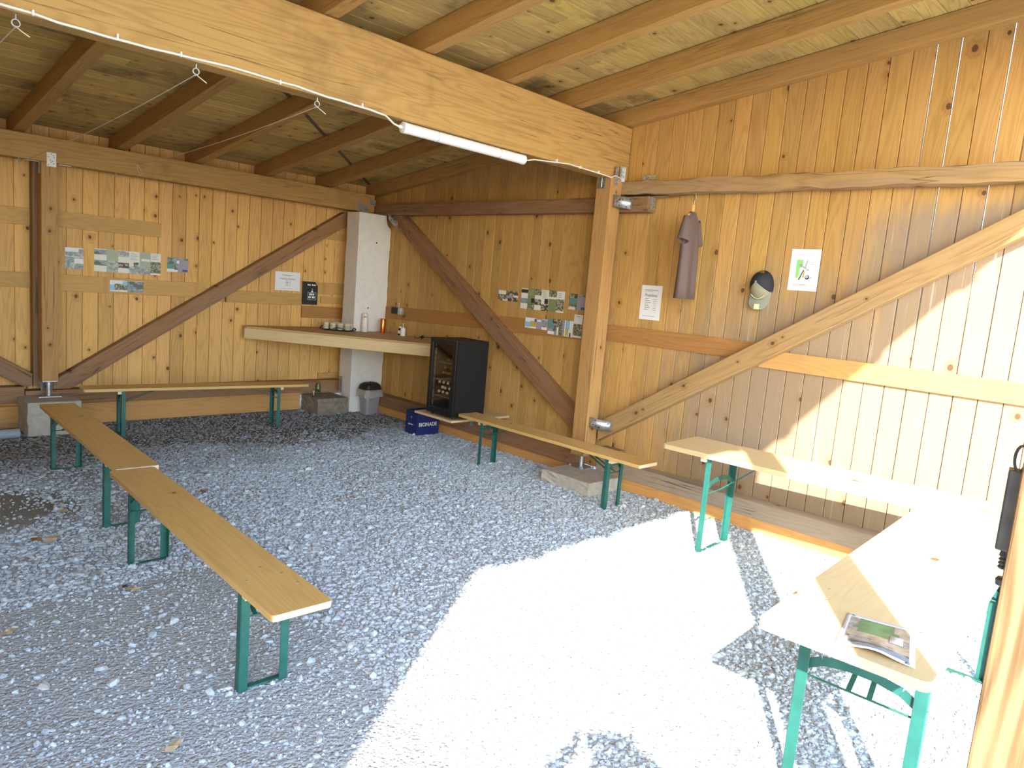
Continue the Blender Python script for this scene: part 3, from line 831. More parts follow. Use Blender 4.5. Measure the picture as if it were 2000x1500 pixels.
# ------------------------------------------------------------------ benches and tables
def frame_set(name, label, cat, group, L, W, H, e, tleg, topmat, endmat, corner, legw, boardt):
    t = thing(name, label, cat, (0, 0, 0), 0, group, world=False)
    mb = MB().prism(rrect(L, W, corner), H-boardt, H, 0, sidemat=0)
    for i, f in enumerate(mb.f):
        c = sum((Vector(mb.v[k]) for k in f), Vector())/len(f)
        if abs(c.x) > L/2-.004: mb.m[i] = 1
    # screw heads
    for s in (-1, 1):
        for (dx, dy) in ((.0, .3), (.0, -.3), (.12, .35), (-.1, .1)):
            mb.lathe([(.006, H-.001), (.006, H+.0008)], 8, 2, mtx=T((s*(L/2-e-.02)+dx, dy*W, 0)))
    nm = 'seat_board' if cat == 'bench' else 'table_top'
    mb.build(nm, [topmat, endmat, 'zinc'], t, bevel=.005)
    zt = H-boardt
    for s in (-1, 1):
        xl = s*(L/2-e)
        MB().box(xl+s*.02-.02 if s > 0 else xl-.04, xl+.04 if s > 0 else xl+.0, -W/2+.02, W/2-.02, zt-.032, zt, 'y').build('batten', endmat, t, bevel=.002)
        xf = xl-s*.012
        for ty in (-1, 1):
            y = ty*tleg
            mb = MB()      # L-section leg
            mb.box(xf-legw/2, xf+legw/2, y-.002, y+.002, .0, zt-.004, 'z')
            mb.box(xf-.002+s*legw/2, xf+.002+s*legw/2, min(y, y-ty*legw), max(y, y-ty*legw), .0, zt-.004, 'z')
            mb.build('leg', 'green', t, bevel=.001, seg=1)
        MB().box(xf-legw*.35, xf+legw*.35, -tleg, tleg, .006, .012, 'y').build('foot_bar', 'green', t)
        zc = zt-(.10 if cat == 'bench' else .235); ap = zt-.052 if cat == 'bench' else zc+.06
        pts = [(xf, -tleg+.004, zc), (xf, -tleg*.62, zc+(ap-zc)*.75), (xf, -tleg*.2, ap), (xf, tleg*.2, ap), (xf, tleg*.62, zc+(ap-zc)*.75), (xf, tleg-.004, zc)]
        mb = MB()
        for p, q in zip(pts[:-1], pts[1:]): mb.bar(p, q, .004, .026 if cat == 'bench' else .034, (0, 0, 1))
        mb.build('arched_brace', 'green', t)
        mb = MB(); zr = zc-.028
        mb.tube([(xf, -tleg, zr), (xf, tleg, zr)], .004, 6)
        mb.bar((xf-s*.004, -.035, zr), (xf-s*.30, -.02, zt-.012), .018, .004)
        mb.bar((xf-s*.004, .035, zr), (xf-s*.30, .02, zt-.012), .018, .004)
        mb.build('folding_strut', 'green', t)
    return t
gb = 'beer benches set round the shed'
bench = frame_set('folding_bench', 'long wooden bench nearest the camera, running out from a second bench', 'bench', gb, 2.2, .25, .475, .325, .105, 'bench', 'bench_end', .018, .036, .027)
bench.location = (-4.047, -4.765, 0); bench.rotation_euler.z = -1.604
dup(bench, (-3.935, -2.545, .0), -1.602, 'wooden bench reaching from the tall concrete block to the nearest bench', gb)
dup(bench, (-2.44, -.80, 0), -.09, 'wooden bench standing along the back wall under the brace', gb)
dup(bench, (-.655, -4.015, -.02), -1.574, 'wooden bench along the right wall between fridge and tables', gb)
gt = 'wooden folding tables'
table = frame_set('folding_table', 'high wooden table standing along the sunlit right wall', 'table', gt, 2.2, .52, .727, .34, .212, 'table', 'bench_end', .03, .04, .034)
table.location = (-.7077, -6.5234, 0); table.rotation_euler.z = -1.526
dup(table, (-2.06, -7.425, .0), -3.0923+math.pi, 'sunlit wooden table at the front with a photo sheet on its end', gt)

# ------------------------------------------------------------------ shelf, fridge and corner things
SH = 1.035
A0 = Vector((-1.69, -.12)); A1 = Vector((-.02, -2.31)); dd = (A1-A0).normalized(); nn = Vector((dd.y, -dd.x))
t = thing('corner_counter', 'pale wooden counter across the corner below the white pillar', 'shelf', (-.6, -.6, SH-.145))
# top cut out round the pillar
mb = MB(); top = [(-1.70, -.03), (-1.69, -.12), (A1.x-.005, A1.y+.02), (-.006, -2.28), (-.006, -.506), (-.492, -.506), (-.492, -.03)]
mb.prism(top, SH-.022, SH, 0); mb.build('counter_top', 'shelf', t, bevel=.002)
mb = MB().bar((A0.x-dd.x*.02, A0.y-dd.y*.02, SH-.083), (A1.x, A1.y, SH-.083), .028, .122); mb.build('front_board', 'fascia', t, bevel=.003)

FX0, FX1, FY0, FY1, FZ0, FZ1 = -.795, -.36, -2.845, -2.43, .40, 1.172
t = thing('fridge_stand', 'plywood wall board under the black fridge held by two steel angles', 'shelf', (-.5, -2.57, .1))
MB().box(-.82, -.002, -2.875, -2.27, .352, .374, 'x').build('board', 'ply', t, bevel=.002)
for yy in (-2.44, -2.77):
    mb = MB(); plate(mb, (-.143, yy, .265), (0, 1, 0), (0, 0, 1), .055, .16, .005, holes=3); plate(mb, (-.24, yy, .35), (1, 0, 0), (0, 1, 0), .20, .055, .004, holes=3)
    mb.build('steel_angle', ['zinc', 'hole'], t)
t = thing('display_fridge', 'black drinks fridge with a glass door standing on the plywood board', 'fridge', (-.58, -2.64, .374))
w = .03; mb = MB()
mb.box(FX0+.035, FX1, FY0, FY0+w, FZ0, FZ1).box(FX0+.035, FX1, FY1-w, FY1, FZ0, FZ1).box(FX1-w, FX1, FY0+w, FY1-w, FZ0, FZ1)
mb.box(FX0+.035, FX1-w, FY0+w, FY1-w, FZ0, FZ0+.05).box(FX0+.035, FX1-w, FY0+w, FY1-w, FZ1-w, FZ1)
mb.box(FX0+.036, FX0+.06, FY0, FY0+.02, FZ1, FZ1+.014)
mb.build('cabinet', 'black', t, bevel=.003)
MB().box(FX1-w-.004, FX1-w-.001, FY0+w, FY1-w, FZ0+.05, FZ1-w).build('back_panel', 'inside', t)
dx0, dx1 = FX0, FX0+.032
door = MB(); fw = .045
door.box(dx0, dx1, FY0, FY0+fw+.012, FZ0, FZ1).box(dx0, dx1, FY1-fw, FY1, FZ0, FZ1).box(dx0, dx1, FY0+fw+.012, FY1-fw, FZ0, FZ0+.06).box(dx0, dx1, FY0+fw+.012, FY1-fw, FZ1-.05, FZ1)
door = door.build('door', 'glass_frame', t, bevel=.003)
def sub(mb, name, mats, parent, **k):
    root = parent.parent; parent['_world'] = list(root['_world']); o = mb.build(name, mats, parent, **k)
    del parent['_world']; return o
sub(MB().box(dx0+.012, dx0+.016, FY0+fw+.01, FY1-fw+.002, FZ0+.058, FZ1-.048), 'pane', 'pane', door)
for i, zz in enumerate((.575, .745, .925)):
    mb = MB()
    for k in range(9): mb.tube([(FX0+.05, FY0+.045+k*.04, zz), (FX1-.05, FY0+.045+k*.04, zz)], .0022, 6)
    mb.tube([(FX0+.05, FY0+.035, zz), (FX0+.05, FY1-.035, zz)], .0035, 6)
    mb.build('wire_shelf', 'zinc', t)
MB().box(FX0+.042, FX0+.055, FY1-w-.012, FY1-w, FZ0+.07, FZ1-.06).build('light_strip', 'zinc', t)
for zz in (.53, .64, .76, .86, .98, 1.07): MB().box(FX0+.04, FX0+.058, FY1-w-.016, FY1-w-.001, zz, zz+.012).build('shelf_clip', 'black', t)
for xx in (FX0+.06, FX1-.05):
    for yy in (FY0+.04, FY1-.04): MB().lathe([(.016, .374), (.016, FZ0)], 12, mtx=T((xx, yy, 0))).build('foot', 'black_m', t)
# drinks lying in the fridge, ends to the door
def bottle(capmat, bodymat, r):
    t = thing('drink_bottle', '', 'bottle', (0, 0, 0), world=False)
    mt = frame((0, 0, 0), (0, 1, 0), (0, 0, 1), (1, 0, 0))
    MB().lathe([(r*.42, .012), (r*.46, .05), (r*.9, .10), (r, .13), (r, .26), (r*.9, .268)], 16, mtx=mt).build('glass_body', bodymat, t)
    MB().lathe([(r*.5, 0), (r*.56, .004), (r*.56, .014)], 16, mtx=mt).build('cap', capmat, t)
    return t
wb = bottle('white', 'bottle', .026); cb_ = bottle('capcopper', 'bottle', .026)
wl = [('top left', -2.536, .720), ('top middle', -2.603, .722), ('top right', -2.672, .722), ('left one of the middle pair', -2.590, .671), ('right one of the middle pair', -2.630, .668), ('far right in the middle', -2.703, .670), ('bottom left', -2.536, .621), ('bottom middle', -2.602, .621), ('bottom right', -2.668, .621)]
for i, (nm, yy, zz) in enumerate(wl):
    o = wb if i == 0 else dup(wb, (0, 0, 0), 0, '')
    o.location = (FX0+.06, yy, zz); o['label'] = 'white bottle end in the fridge, %s' % nm; o['group'] = 'white capped drinks in the fridge'
n = 0
for row, (zz, ys_) in enumerate(((.955, (-2.60, -2.66, -2.72)), (.815, (-2.535, -2.575, -2.615, -2.655, -2.695)), (.872, (-2.555, -2.655, -2.70)))):
    for k, yy in enumerate(ys_):
        o = cb_ if n == 0 else dup(cb_, (0, 0, 0), 0, ''); n += 1
        o.location = (FX0+.10, yy-.01, zz-.0 if row else zz)
        o['label'] = 'brown bottle lying in the fridge, %s from the left in the %s' % (['first', 'second', 'third', 'fourth', 'fifth'][k], ['top row', 'lower middle row', 'upper middle row'][row])
        o['group'] = 'brown bottles in the fridge'
# make the caps of the white ends bigger (lids facing the door)
for ch in wb.children:
    if ch.name.startswith('cap'):
        for v in ch.data.vertices: v.co.y *= 1.0; v.co.z *= 1.0

# blue crate
t = thing('drinks_crate', 'dark blue plastic drinks crate with white lettering under the fridge board', 'crate', (-.36, -1.84, 0))
CX0, CX1, CY0, CY1, CZ = -.52, -.205, -1.95, -1.735, .272
mb = MB().box(CX0, CX1, CY0, CY0+.012, .0, CZ).box(CX0, CX1, CY1-.012, CY1, 0, CZ).box(CX0, CX0+.012, CY0+.012, CY1-.012, 0, CZ).box(CX1-.012, CX1, CY0+.012, CY1-.012, 0, CZ).box(CX0+.012, CX1-.012, CY0+.012, CY1-.012, .0, .012)
mb.build('crate_shell', 'bluecrate', t, bevel=.003)
mb = MB().text('BIONADE', .060, frame(((CX0+CX1)/2-.005, CY0-.0018, .122), (1, 0, 0), (0, 0, 1)), 0, .001)
mb.build('lettering', 'white', t)
mb = MB().text('BIONADE', .020, frame((CX0-.0018, (CY0+CY1)/2+.01, .115), (0, -1, 0), (0, 0, 1)), 0, .001)
mb.build('lettering', 'white', t)
mb = MB().lathe([(.009, 0), (.011, .002)], 10, mtx=frame((CX0-.001, (CY0+CY1)/2, .20), (0, 1, 0), (0, 0, 1), (-1, 0, 0))).box(CX0-.003, CX0-.001, (CY0+CY1)/2-.0015, (CY0+CY1)/2+.0015, .175, .197)
mb.build('leaf_emblem', 'sage_lt', t)

# waste bin
t = thing('waste_bin', 'silver grey pedal bin with black swing lid in front of the white pillar', 'bin', (-.285, -.645, 0), .1, world=False)
def loft(mb, secs, mat=0, smooth=True):
    n = len(secs[0][0]); vs = []; fs = []
    for out, z in secs: vs += [(x, y, z) for x, y in out]
    for k in range(len(secs)-1):
        for i in range(n):
            j = (i+1) % n; fs.append((k*n+i, k*n+j, (k+1)*n+j, (k+1)*n+i))
    fs.append(tuple(range(n-1, -1, -1))); fs.append(tuple((len(secs)-1)*n+i for i in range(n)))
    mb.add(vs, fs, mat, smooth=smooth); return mb
loft(MB(), [(rrect(.19, .15, .035), 0), (rrect(.235, .19, .04), .31)]).build('bucket', 'binsteel', t)
loft(MB(), [(rrect(.25, .205, .045), .305), (rrect(.25, .205, .045), .33), (rrect(.225, .18, .045), .375), (rrect(.17, .11, .04), .40)]).build('lid', 'black_m', t, bevel=.003)
MB().lathe([(.008, .40), (.008, .412)], 8).build('lid_knob', 'black_m', t)
mb = MB(); rr = random.Random(3); n = 36; vs = []; fs = []
base = rrect(.262, .216, .05, 9); n = len(base)
for k, (sc, z) in enumerate(((1.0, .318), (1.06, .285), (1.10, .25), (1.12, .225))):
    for (x, y) in base:
        q = sc+rr.uniform(-.025, .035)*(k > 0)
        vs.append((x*q, y*q, z+rr.uniform(-.018, .012)*(k > 1)))
for k in range(3):
    for i in range(n):
        j = (i+1) % n; fs.append((k*n+i, k*n+j, (k+1)*n+j, (k+1)*n+i))
mb.add(vs, fs, 0, smooth=False); mb.build('bag_rim', 'bag', t)

# small things low on the left of the pillar
t = thing('glass_jar', 'small clear greenish jar standing on the earthy block left of the pillar', 'jar', (-.765, -.20, .205), world=False)
MB().lathe([(.036, 0), (.04, .01), (.04, .09), (.03, .115), (.03, .135)], 18, cap=False).build('jar_glass', 'clearglass', t)
tag(MB().lathe([(.006, 0), (.006, .05), (.011, .05), (.011, .06)], 8, mtx=T((-.88, -.30, .2))).build('anchor_bolt', 'zinc'), 'single bolt sticking up from the earthy block by the pillar', 'bolt')
tag(MB().tube([(RX0+.4, -.62, .05), (-4.4, -.58, .05), (-4.0, -.55, .045)], .045, 16).build('drain_pipe', 'pipe'), 'grey pipe lying on the ground at the left picture edge', 'pipe')

# things on the counter
t = thing('serving_tray', 'black oval tray full of mugs on the corner counter', 'tray', (-.66, -.43, SH), math.atan2(-.345, .31), world=False)
def ell(a, b, n=40): return [(a*math.cos(2*math.pi*i/n)*(1+.0), b*math.sin(2*math.pi*i/n)) for i in range(n)]
def sup(a, b, e, n=40):
    o = []
    for i in range(n):
        q = 2*math.pi*i/n; c, s_ = math.cos(q), math.sin(q)
        o.append((a*math.copysign(abs(c)**(2/e), c), b*math.copysign(abs(s_)**(2/e), s_)))
    return o
loft(MB(), [(sup(.17, .115, 3), .0), (sup(.21, .15, 3), .012)]).build('tray_dish', 'black_m', t)
for s in (-1, 1):
    MB().tube([(.20*s+.0, .08*math.cos(a*math.pi/8), .012+.03*math.sin(a*math.pi/8)) for a in range(9)], .006, 8).build('tray_handle', 'black_m', t)
MB().tube([(.08*math.cos(a*math.pi/8)+.05, -.145, .010+.030*math.sin(a*math.pi/8)) for a in range(9)], .005, 8).build('tray_handle', 'black_m', t)
def mug():
    t = thing('mug', '', 'mug', (0, 0, 0), world=False)
    pr_ = [(.030, 0), (.037, .006), (.037, .075), (.040, .08), (.034, .08), (.033, .012), (.0, .01)]
    mb = MB().lathe(pr_, 20, cap=False)
    for z in (.018, .032, .046): mb.lathe([(.0374, z), (.0374, z+.005)], 20, 1, cap=False)
    mb.build('cup', ['mug', 'mugband'], t)
    MB().tube([(.036+.024*math.sin(a*math.pi/8), 0, .04+.024*math.cos(a*math.pi/8)) for a in range(9)], .0045, 8).build('handle', 'mug', t)
    return t
mg = mug(); rot = math.atan2(-.345, .31); k = 0
mspots = [(-.135, -.055, 0), (-.045, -.068, .3), (.045, -.065, .1), (.13, -.05, .2), (-.13, .04, 2), (-.04, .035, 1), (.05, .04, .6), (.135, .045, 1.2), (-.05, .10, 2.4), (.05, .105, .4)]
mn = ['front row, far left', 'front row, second from left', 'front row, second from right', 'front row, far right', 'middle row, far left', 'middle row, second from left', 'middle row, second from right', 'middle row, far right', 'back row, left', 'back row, right']
for i, (a, b, r_) in enumerate(mspots):
    o = mg if i == 0 else dup(mg, (0, 0, 0), 0, '')
    o.location = (-.66+a*math.cos(rot)-b*math.sin(rot), -.43+a*math.sin(rot)+b*math.cos(rot), SH+.0125)
    o.rotation_euler.z = rot+r_*.8; o['label'] = 'cream banded mug on the black tray, %s' % mn[i]; o['group'] = 'mugs on the black tray'
t = thing('vacuum_flask', 'cream insulated flask on the counter in front of the white pillar', 'flask', (-.365, -.562, SH), 0, world=False)
MB().lathe([(.040, 0), (.042, .004), (.042, .15), (.034, .17), (.034, .172)], 24).build('flask_body', 'flask', t)
MB().lathe([(.033, .172), (.033, .225), (.028, .232)], 24).build('flask_cap', 'flask', t)
mb = MB()
for s in (-.5, .5): mb.lathe([(.008, 0), (.008, .0015)], 10, mtx=frame((-.026+s*.016+.012, -.029-s*.004, .188), (.8, -.6, 0), (0, 0, 1), (-.6, -.8, 0)))
mb.build('cap_mark', 'black_m', t)
tag(MB().lathe([(.034, 0), (.035, .003), (.035, .178), (.034, .18), (.031, .18), (.030, .01), (0, .008)], 28, cap=False, mtx=T((-.165, -.665, SH))).build('copper_tin', 'copper'), 'tall shiny copper tin on the counter beside the pillar edge', 'tin')
t = thing('storage_jar', 'small dark jar with white lid left of the soap dispenser', 'jar', (-.075, -.92, SH), 0, world=False)
MB().lathe([(.027, 0), (.028, .004), (.028, .07), (.02, .085), (.02, .09)], 20).build('jar_body', 'jarglass', t)
MB().lathe([(.0283, .02), (.0283, .058)], 20, cap=False).build('jar_label', 'paper', t)
MB().lathe([(.022, .09), (.022, .108), (.02, .11)], 20).build('jar_lid', 'white_pl', t)
t = thing('soap_dispenser', 'white pump bottle on the counter beside the dark jar', 'bottle', (-.11, -1.02, SH), 0, world=False)
MB().lathe([(.030, 0), (.031, .004), (.031, .085), (.02, .098), (.013, .10)], 20).build('bottle_body', 'white_pl', t)
MB().lathe([(.014, .10), (.014, .112), (.005, .113), (.005, .145), (.009, .146), (.009, .152)], 14).build('pump', 'zinc', t)
MB().tube([(0, 0, .149), (-.02, -.012, .149), (-.028, -.017, .144)], .004, 8).build('spout', 'zinc', t)
t = thing('power_cable', 'black power cable with plug lying on the counter behind the fridge', 'cable', (-.1, -1.4, SH))
MB().tube([(-.05, -1.18, SH+.03), (-.07, -1.22, SH+.008), (-.11, -1.27, SH+.006), (-.09, -1.33, SH+.008), (-.07, -1.30, SH+.03), (-.09, -1.36, SH+.02), (-.06, -1.47, SH+.035), (-.05, -1.60, SH+.02), (-.06, -1.8, SH+.006), (-.10, -2.1, SH+.006), (-.15, -2.35, SH-.0), (-.2, -2.40, .95)], .0045, 8).build('wire', 'black_m', t)
MB().lathe([(.018, 0), (.02, .01), (.02, .03), (.008, .05)], 12, mtx=T((-.09, -1.375, SH+.018), 0, 1.2, .5)).build('plug', 'black_m', t)
# sockets
t = thing('power_socket', 'black and grey double socket box on the wall board by the pillar', 'socket', (-.045, -.79, 1.28))
MB().box(-.068, -.022, -.83, -.688, 1.288, 1.368).build('black_box', 'black_m', t, bevel=.004)
MB().box(-.072, -.022, -.90, -.832, 1.286, 1.368).build('grey_box', 'zinc', t, bevel=.004)
MB().tube([(-.035, -.80, 1.367), (-.03, -.80, 1.40), (-.026, -.79, 1.43)], .004, 6).build('lead', 'cable', t)

# ------------------------------------------------------------------ paper and signs
def sheet(name, label, cat, p0, u, v, W, H, base, patches, group=None, th=.0012, off=.0006, texts=(), tilt=0):
    """patches: (u0,v0,u1,v1,mat) in fractions, v up"""
    u = Vector(u).normalized(); v = Vector(v).normalized(); n = u.cross(v)
    mats = [base]; mb = MB(); p0 = Vector(p0)
    mb.box(0, W, 0, H, 0, th, mtx=frame(p0, u, v, n))
    k = 0
    for (a, b, c, d, m) in patches:
        if m not in mats: mats.append(m)
        k += 1
        mb.quad(p0, u, v, n, th+off+k*.00006, (a*W, b*H, c*W, d*H), mats.index(m))
    for (body, size, a, b, m) in texts:
        if m not in mats: mats.append(m)
        mb.text(body, size, frame(p0+u*(a*W)+v*(b*H)+n*(th+off+.001), u, v, n), mats.index(m))
    return tag(mb.build(name, mats), label, cat, group)
UB, VB = (1, 0, 0), (0, 0, 1)          # back wall, seen from the room
UR = (0, -1, 0)                        # right wall
def lines(x0, y0, n, dy, w, h, m='ink', rr=random.Random(9)):
    return [(x0, y0-i*dy-h, x0+w*rr.uniform(.55, 1), y0-i*dy, m) for i in range(n)]
# back wall
sheet('information_sheet', 'faded photo sheet left of the brochure panel, nearest the back post', 'poster', (-3.506, -.0022, 1.556), UB, VB, .160, .208, 'paper_cream',
      [(0, .6, 1, .8, 'ph_grey'), (0, .0, 1, .58, 'ph_grey'), (.5, .27, 1, .5, 'paper'), (.74, .8, 1, .96, 'mauve'), (0, .82, .74, 1, 'paper')])
sheet('folded_brochure', 'wide faded brochure panel pinned on the back wall', 'poster', (-3.250, -.0022, 1.549), UB, VB, .640, .228, 'paper_cream',
      [(0, .75, .18, .97, 'ph_sky'), (0, .27, .18, .5, 'ph_sky'), (.18, 0, .35, 1, 'sage_lt'), (.2, .08, .34, .5, 'ph_grey'), (.35, .72, .51, .98, 'ph_grey'), (.35, .22, .51, .46, 'ph_dark'),
       (.67, .1, .84, 1, 'sage_lt'), (.7, .6, .83, .7, 'paper'), (.67, 0, .84, .25, 'ph_grey'), (.84, .08, 1, .6, 'ph_green'), (.51, 0, .67, .33, 'ph_grey'), (.58, .32, .66, .53, 'ph_dark')]
      + lines(.86, .95, 4, .07, .12, .02, 'ink_lt') + lines(.53, .93, 6, .06, .12, .02, 'ink_lt'))
sheet('postcard', 'small colourful card right of the faded brochure panel', 'poster', (-2.545, -.0022, 1.598), UB, VB, .224, .154, 'paper',
      [(0, .2, .5, 1, 'teal'), (.0, .0, .45, .18, 'paper'), (.05, .55, .45, .95, 'ph_sky'), (.35, .15, .52, .5, 'ph_green'), (.5, 0, 1, 1, 'mauve'), (.78, .84, .98, .97, 'grass'), (.72, .05, .97, .2, 'navy'), (.45, .6, .56, .8, 'paper')])
sheet('panorama_strip', 'small landscape photo strip on the board below the brochure panel', 'poster', (-3.110, -.0232, 1.355), UB, VB, .322, .115, 'paper',
      [(0, .05, .28, .6, 'skyblue'), (.14, .15, .52, .7, 'ph_green'), (.38, .62, .6, .95, 'skyblue'), (.52, .0, 1, .97, 'ph_sky'), (.0, .0, .5, .1, 'paper'), (.55, .1, .98, .3, 'ph_grey')])
sheet('drinks_price_list', 'white drinks price list on the back wall beside the black box', 'poster', (-1.298, -.0022, 1.470), UB, VB, .328, .226, 'paper',
      [(.27, .82, .72, .84, 'ink'), (.3, .77, .6, .785, 'ink_lt'), (.25, .1, .7, .115, 'ink_lt')] + [(.42, .50-i*.075, .42+.1*(1+.2*(i % 2)), .525-i*.075, 'ink') for i in range(4)]
      + [(.57, .50-i*.075, .63, .52-i*.075, 'ink_lt') for i in range(4)], texts=[('Preisliste Getränke', .026, .5, .625, 'ink')])
t = thing('honesty_box', 'black wall box with white lettering between price list and pillar', 'box', (-.85, -.05, 1.30))
mb = MB().prism([(-.947, 1.315), (-.752, 1.315), (-.752, 1.545), (-.79, 1.598), (-.947, 1.598)], .0235, .062, mtx=Matrix(((1, 0, 0, 0), (0, 0, -1, 0), (0, 1, 0, 0), (0, 0, 0, 1))))
mb.build('box_body', 'black_m', t, bevel=.003)
mb = MB(); P0 = (-.947, -.0622, 1.315)
def bars(x0, x1, z0, z1, n):
    wdt = (x1-x0)/n
    for i in range(n):
        if i == 3 and n > 6: continue
        mb.quad(P0, UB, VB, (0, -1, 0), .0008, (x0+i*wdt, z0, x0+(i+.82)*wdt, z1), 0)
bars(.05, .165, .236, .252, 8); bars(.075, .148, .115, .140, 6); bars(.067, .158, .08, .105, 8)
for q in ((.058, .060, .172, .063), (.058, .150, .172, .153), (.058, .060, .061, .153), (.169, .060, .172, .153)): mb.quad(P0, UB, VB, (0, -1, 0), .0006, q, 0)
mb.add([(-.947+.100, -.0632, 1.315+.155), (-.947+.132, -.0632, 1.315+.155), (-.947+.122, -.0632, 1.315+.178), (-.947+.110, -.0632, 1.315+.178)], [(0, 1, 2, 3)], 0)
mb.quad(P0, UB, VB, (0, -1, 0), .0008, (.110, .190, .124, .197), 0)
mb.build('lettering', 'white', t)
# right wall
sheet('photo_sheet', 'small dark photo sheet left of the green brochure panel', 'poster', (-.0022, -2.548, 1.597), UR, VB, .306, .108, 'ph_dark',
      [(.02, .62, .4, 1, 'paper_cream'), (.0, .1, .42, .6, 'ph_green'), (.25, .0, .5, .14, 'paper'), (.45, .3, .75, .55, 'mauve'), (.78, .4, 1, .6, 'paper_cream'), (.4, .7, .5, .95, 'sage')])
sheet('folded_brochure', 'green and cream brochure panel pinned left of the right post', 'poster', (-.0022, -2.900, 1.535), UR, VB, .603, .212, 'paper_cream',
      [(0, .78, .16, .95, 'darkprint'), (0, .27, .16, .52, 'ph_sky'), (.16, .0, .33, 1, 'sage'), (.17, .02, .3, .3, 'ph_green'), (.245, .32, .325, .55, 'darkprint'), (.33, .72, .48, 1, 'ph_green'), (.33, .25, .48, .52, 'ph_dark'),
       (.48, .0, .65, .3, 'ph_dark'), (.56, .33, .64, .58, 'darkprint'), (.65, .0, .83, .6, 'sage'), (.65, .7, .83, 1, 'ph_green'), (.68, .6, .82, .69, 'paper'), (.67, .02, .81, .2, 'sage'), (.83, .08, 1, .62, 'ph_green'), (.83, .64, 1, 1, 'paper')]
      + lines(.5, .92, 6, .06, .12, .02, 'ink_lt') + lines(.86, .9, 3, .08, .1, .025, 'ink_lt') + lines(.18, .92, 4, .07, .12, .02, 'sage_lt'))
sheet('postcard', 'teal and grey card at the left edge of the right post, upper row', 'poster', (-.0022, -3.565, 1.58), UR, VB, .206, .155, 'mauve',
      [(0, 0, .5, 1, 'ph_green'), (.02, .32, .5, .7, 'teal'), (0, 0, .4, .17, 'paper'), (.3, .72, .55, .98, 'ph_dark'), (.5, .0, 1, 1, 'mauve'), (.82, .85, 1, .97, 'grass'), (.76, .03, 1, .2, 'navy')])
sheet('photo_sheet', 'small blue photo sheet on the board below the brochure panel', 'poster', (-.0232, -3.010, 1.345), UR, VB, .312, .106, 'paper',
      [(.0, .1, .28, .6, 'skyblue'), (.24, .15, .52, .7, 'yellow'), (.42, .65, .56, .95, 'navy'), (.52, .0, .76, 1, 'mauve'), (.76, .0, 1, .95, 'ph_sky'), (.76, .0, 1, .25, 'paper'), (.54, .7, .72, .9, 'paper')])
for lab, yy, zz, w_, h_, base, pt in (
        ('brochure cover with a teal circle, leftmost in the lower row by the post', -3.335, 1.312, .115, .155, 'mauve', [(0, .45, .6, 1, 'teal'), (.05, .35, .8, .62, 'teal'), (.5, .7, 1, 1, 'ph_dark'), (0, 0, .75, .2, 'paper'), (.6, .2, 1, .6, 'ph_sky')]),
        ('leafy photo brochure, second in the lower row by the post', -3.455, 1.310, .095, .16, 'ph_green', [(0, 0, .25, .5, 'paper'), (.75, 0, 1, 1, 'mauve')]),
        ('blue and yellow brochure, third in the lower row by the post', -3.553, 1.310, .112, .158, 'paper', [(.12, .45, .6, 1, 'skyblue'), (.15, .05, .5, .5, 'yellow'), (.6, .0, .8, .25, 'navy')]),
        ('tall brochure with a white cover, rightmost in the lower row by the post', -3.668, 1.312, .110, .225, 'ph_green', [(0, .6, 1, 1, 'paper'), (.2, .9, .7, .93, 'ink_lt'), (0, 0, 1, .09, 'paper_cream')])):
    sheet('brochure', lab, 'brochure', (-.0232, yy, zz), UR, VB, w_, h_, base, pt, group='brochures in the lower row by the right post')
sheet('price_list', 'tall white price list right of the right post', 'poster', (-.0022, -4.408, 1.563), UR, VB, .217, .306, 'paper',
      [(.16, .855, .82, .87, 'ink'), (.16, .815, .6, .825, 'ink_lt'), (.16, .10, .75, .115, 'ink_lt')]
      + [(.22, .60-i*.052, .22+.28*(.6+.4*((i*7) % 3)/2), .615-i*.052, 'ink') for i in range(7)] + [(.62, .595-i*.052, .78, .608-i*.052, 'ink_lt') for i in range(7)], texts=[('Preisliste', .036, .5, .71, 'ink')])
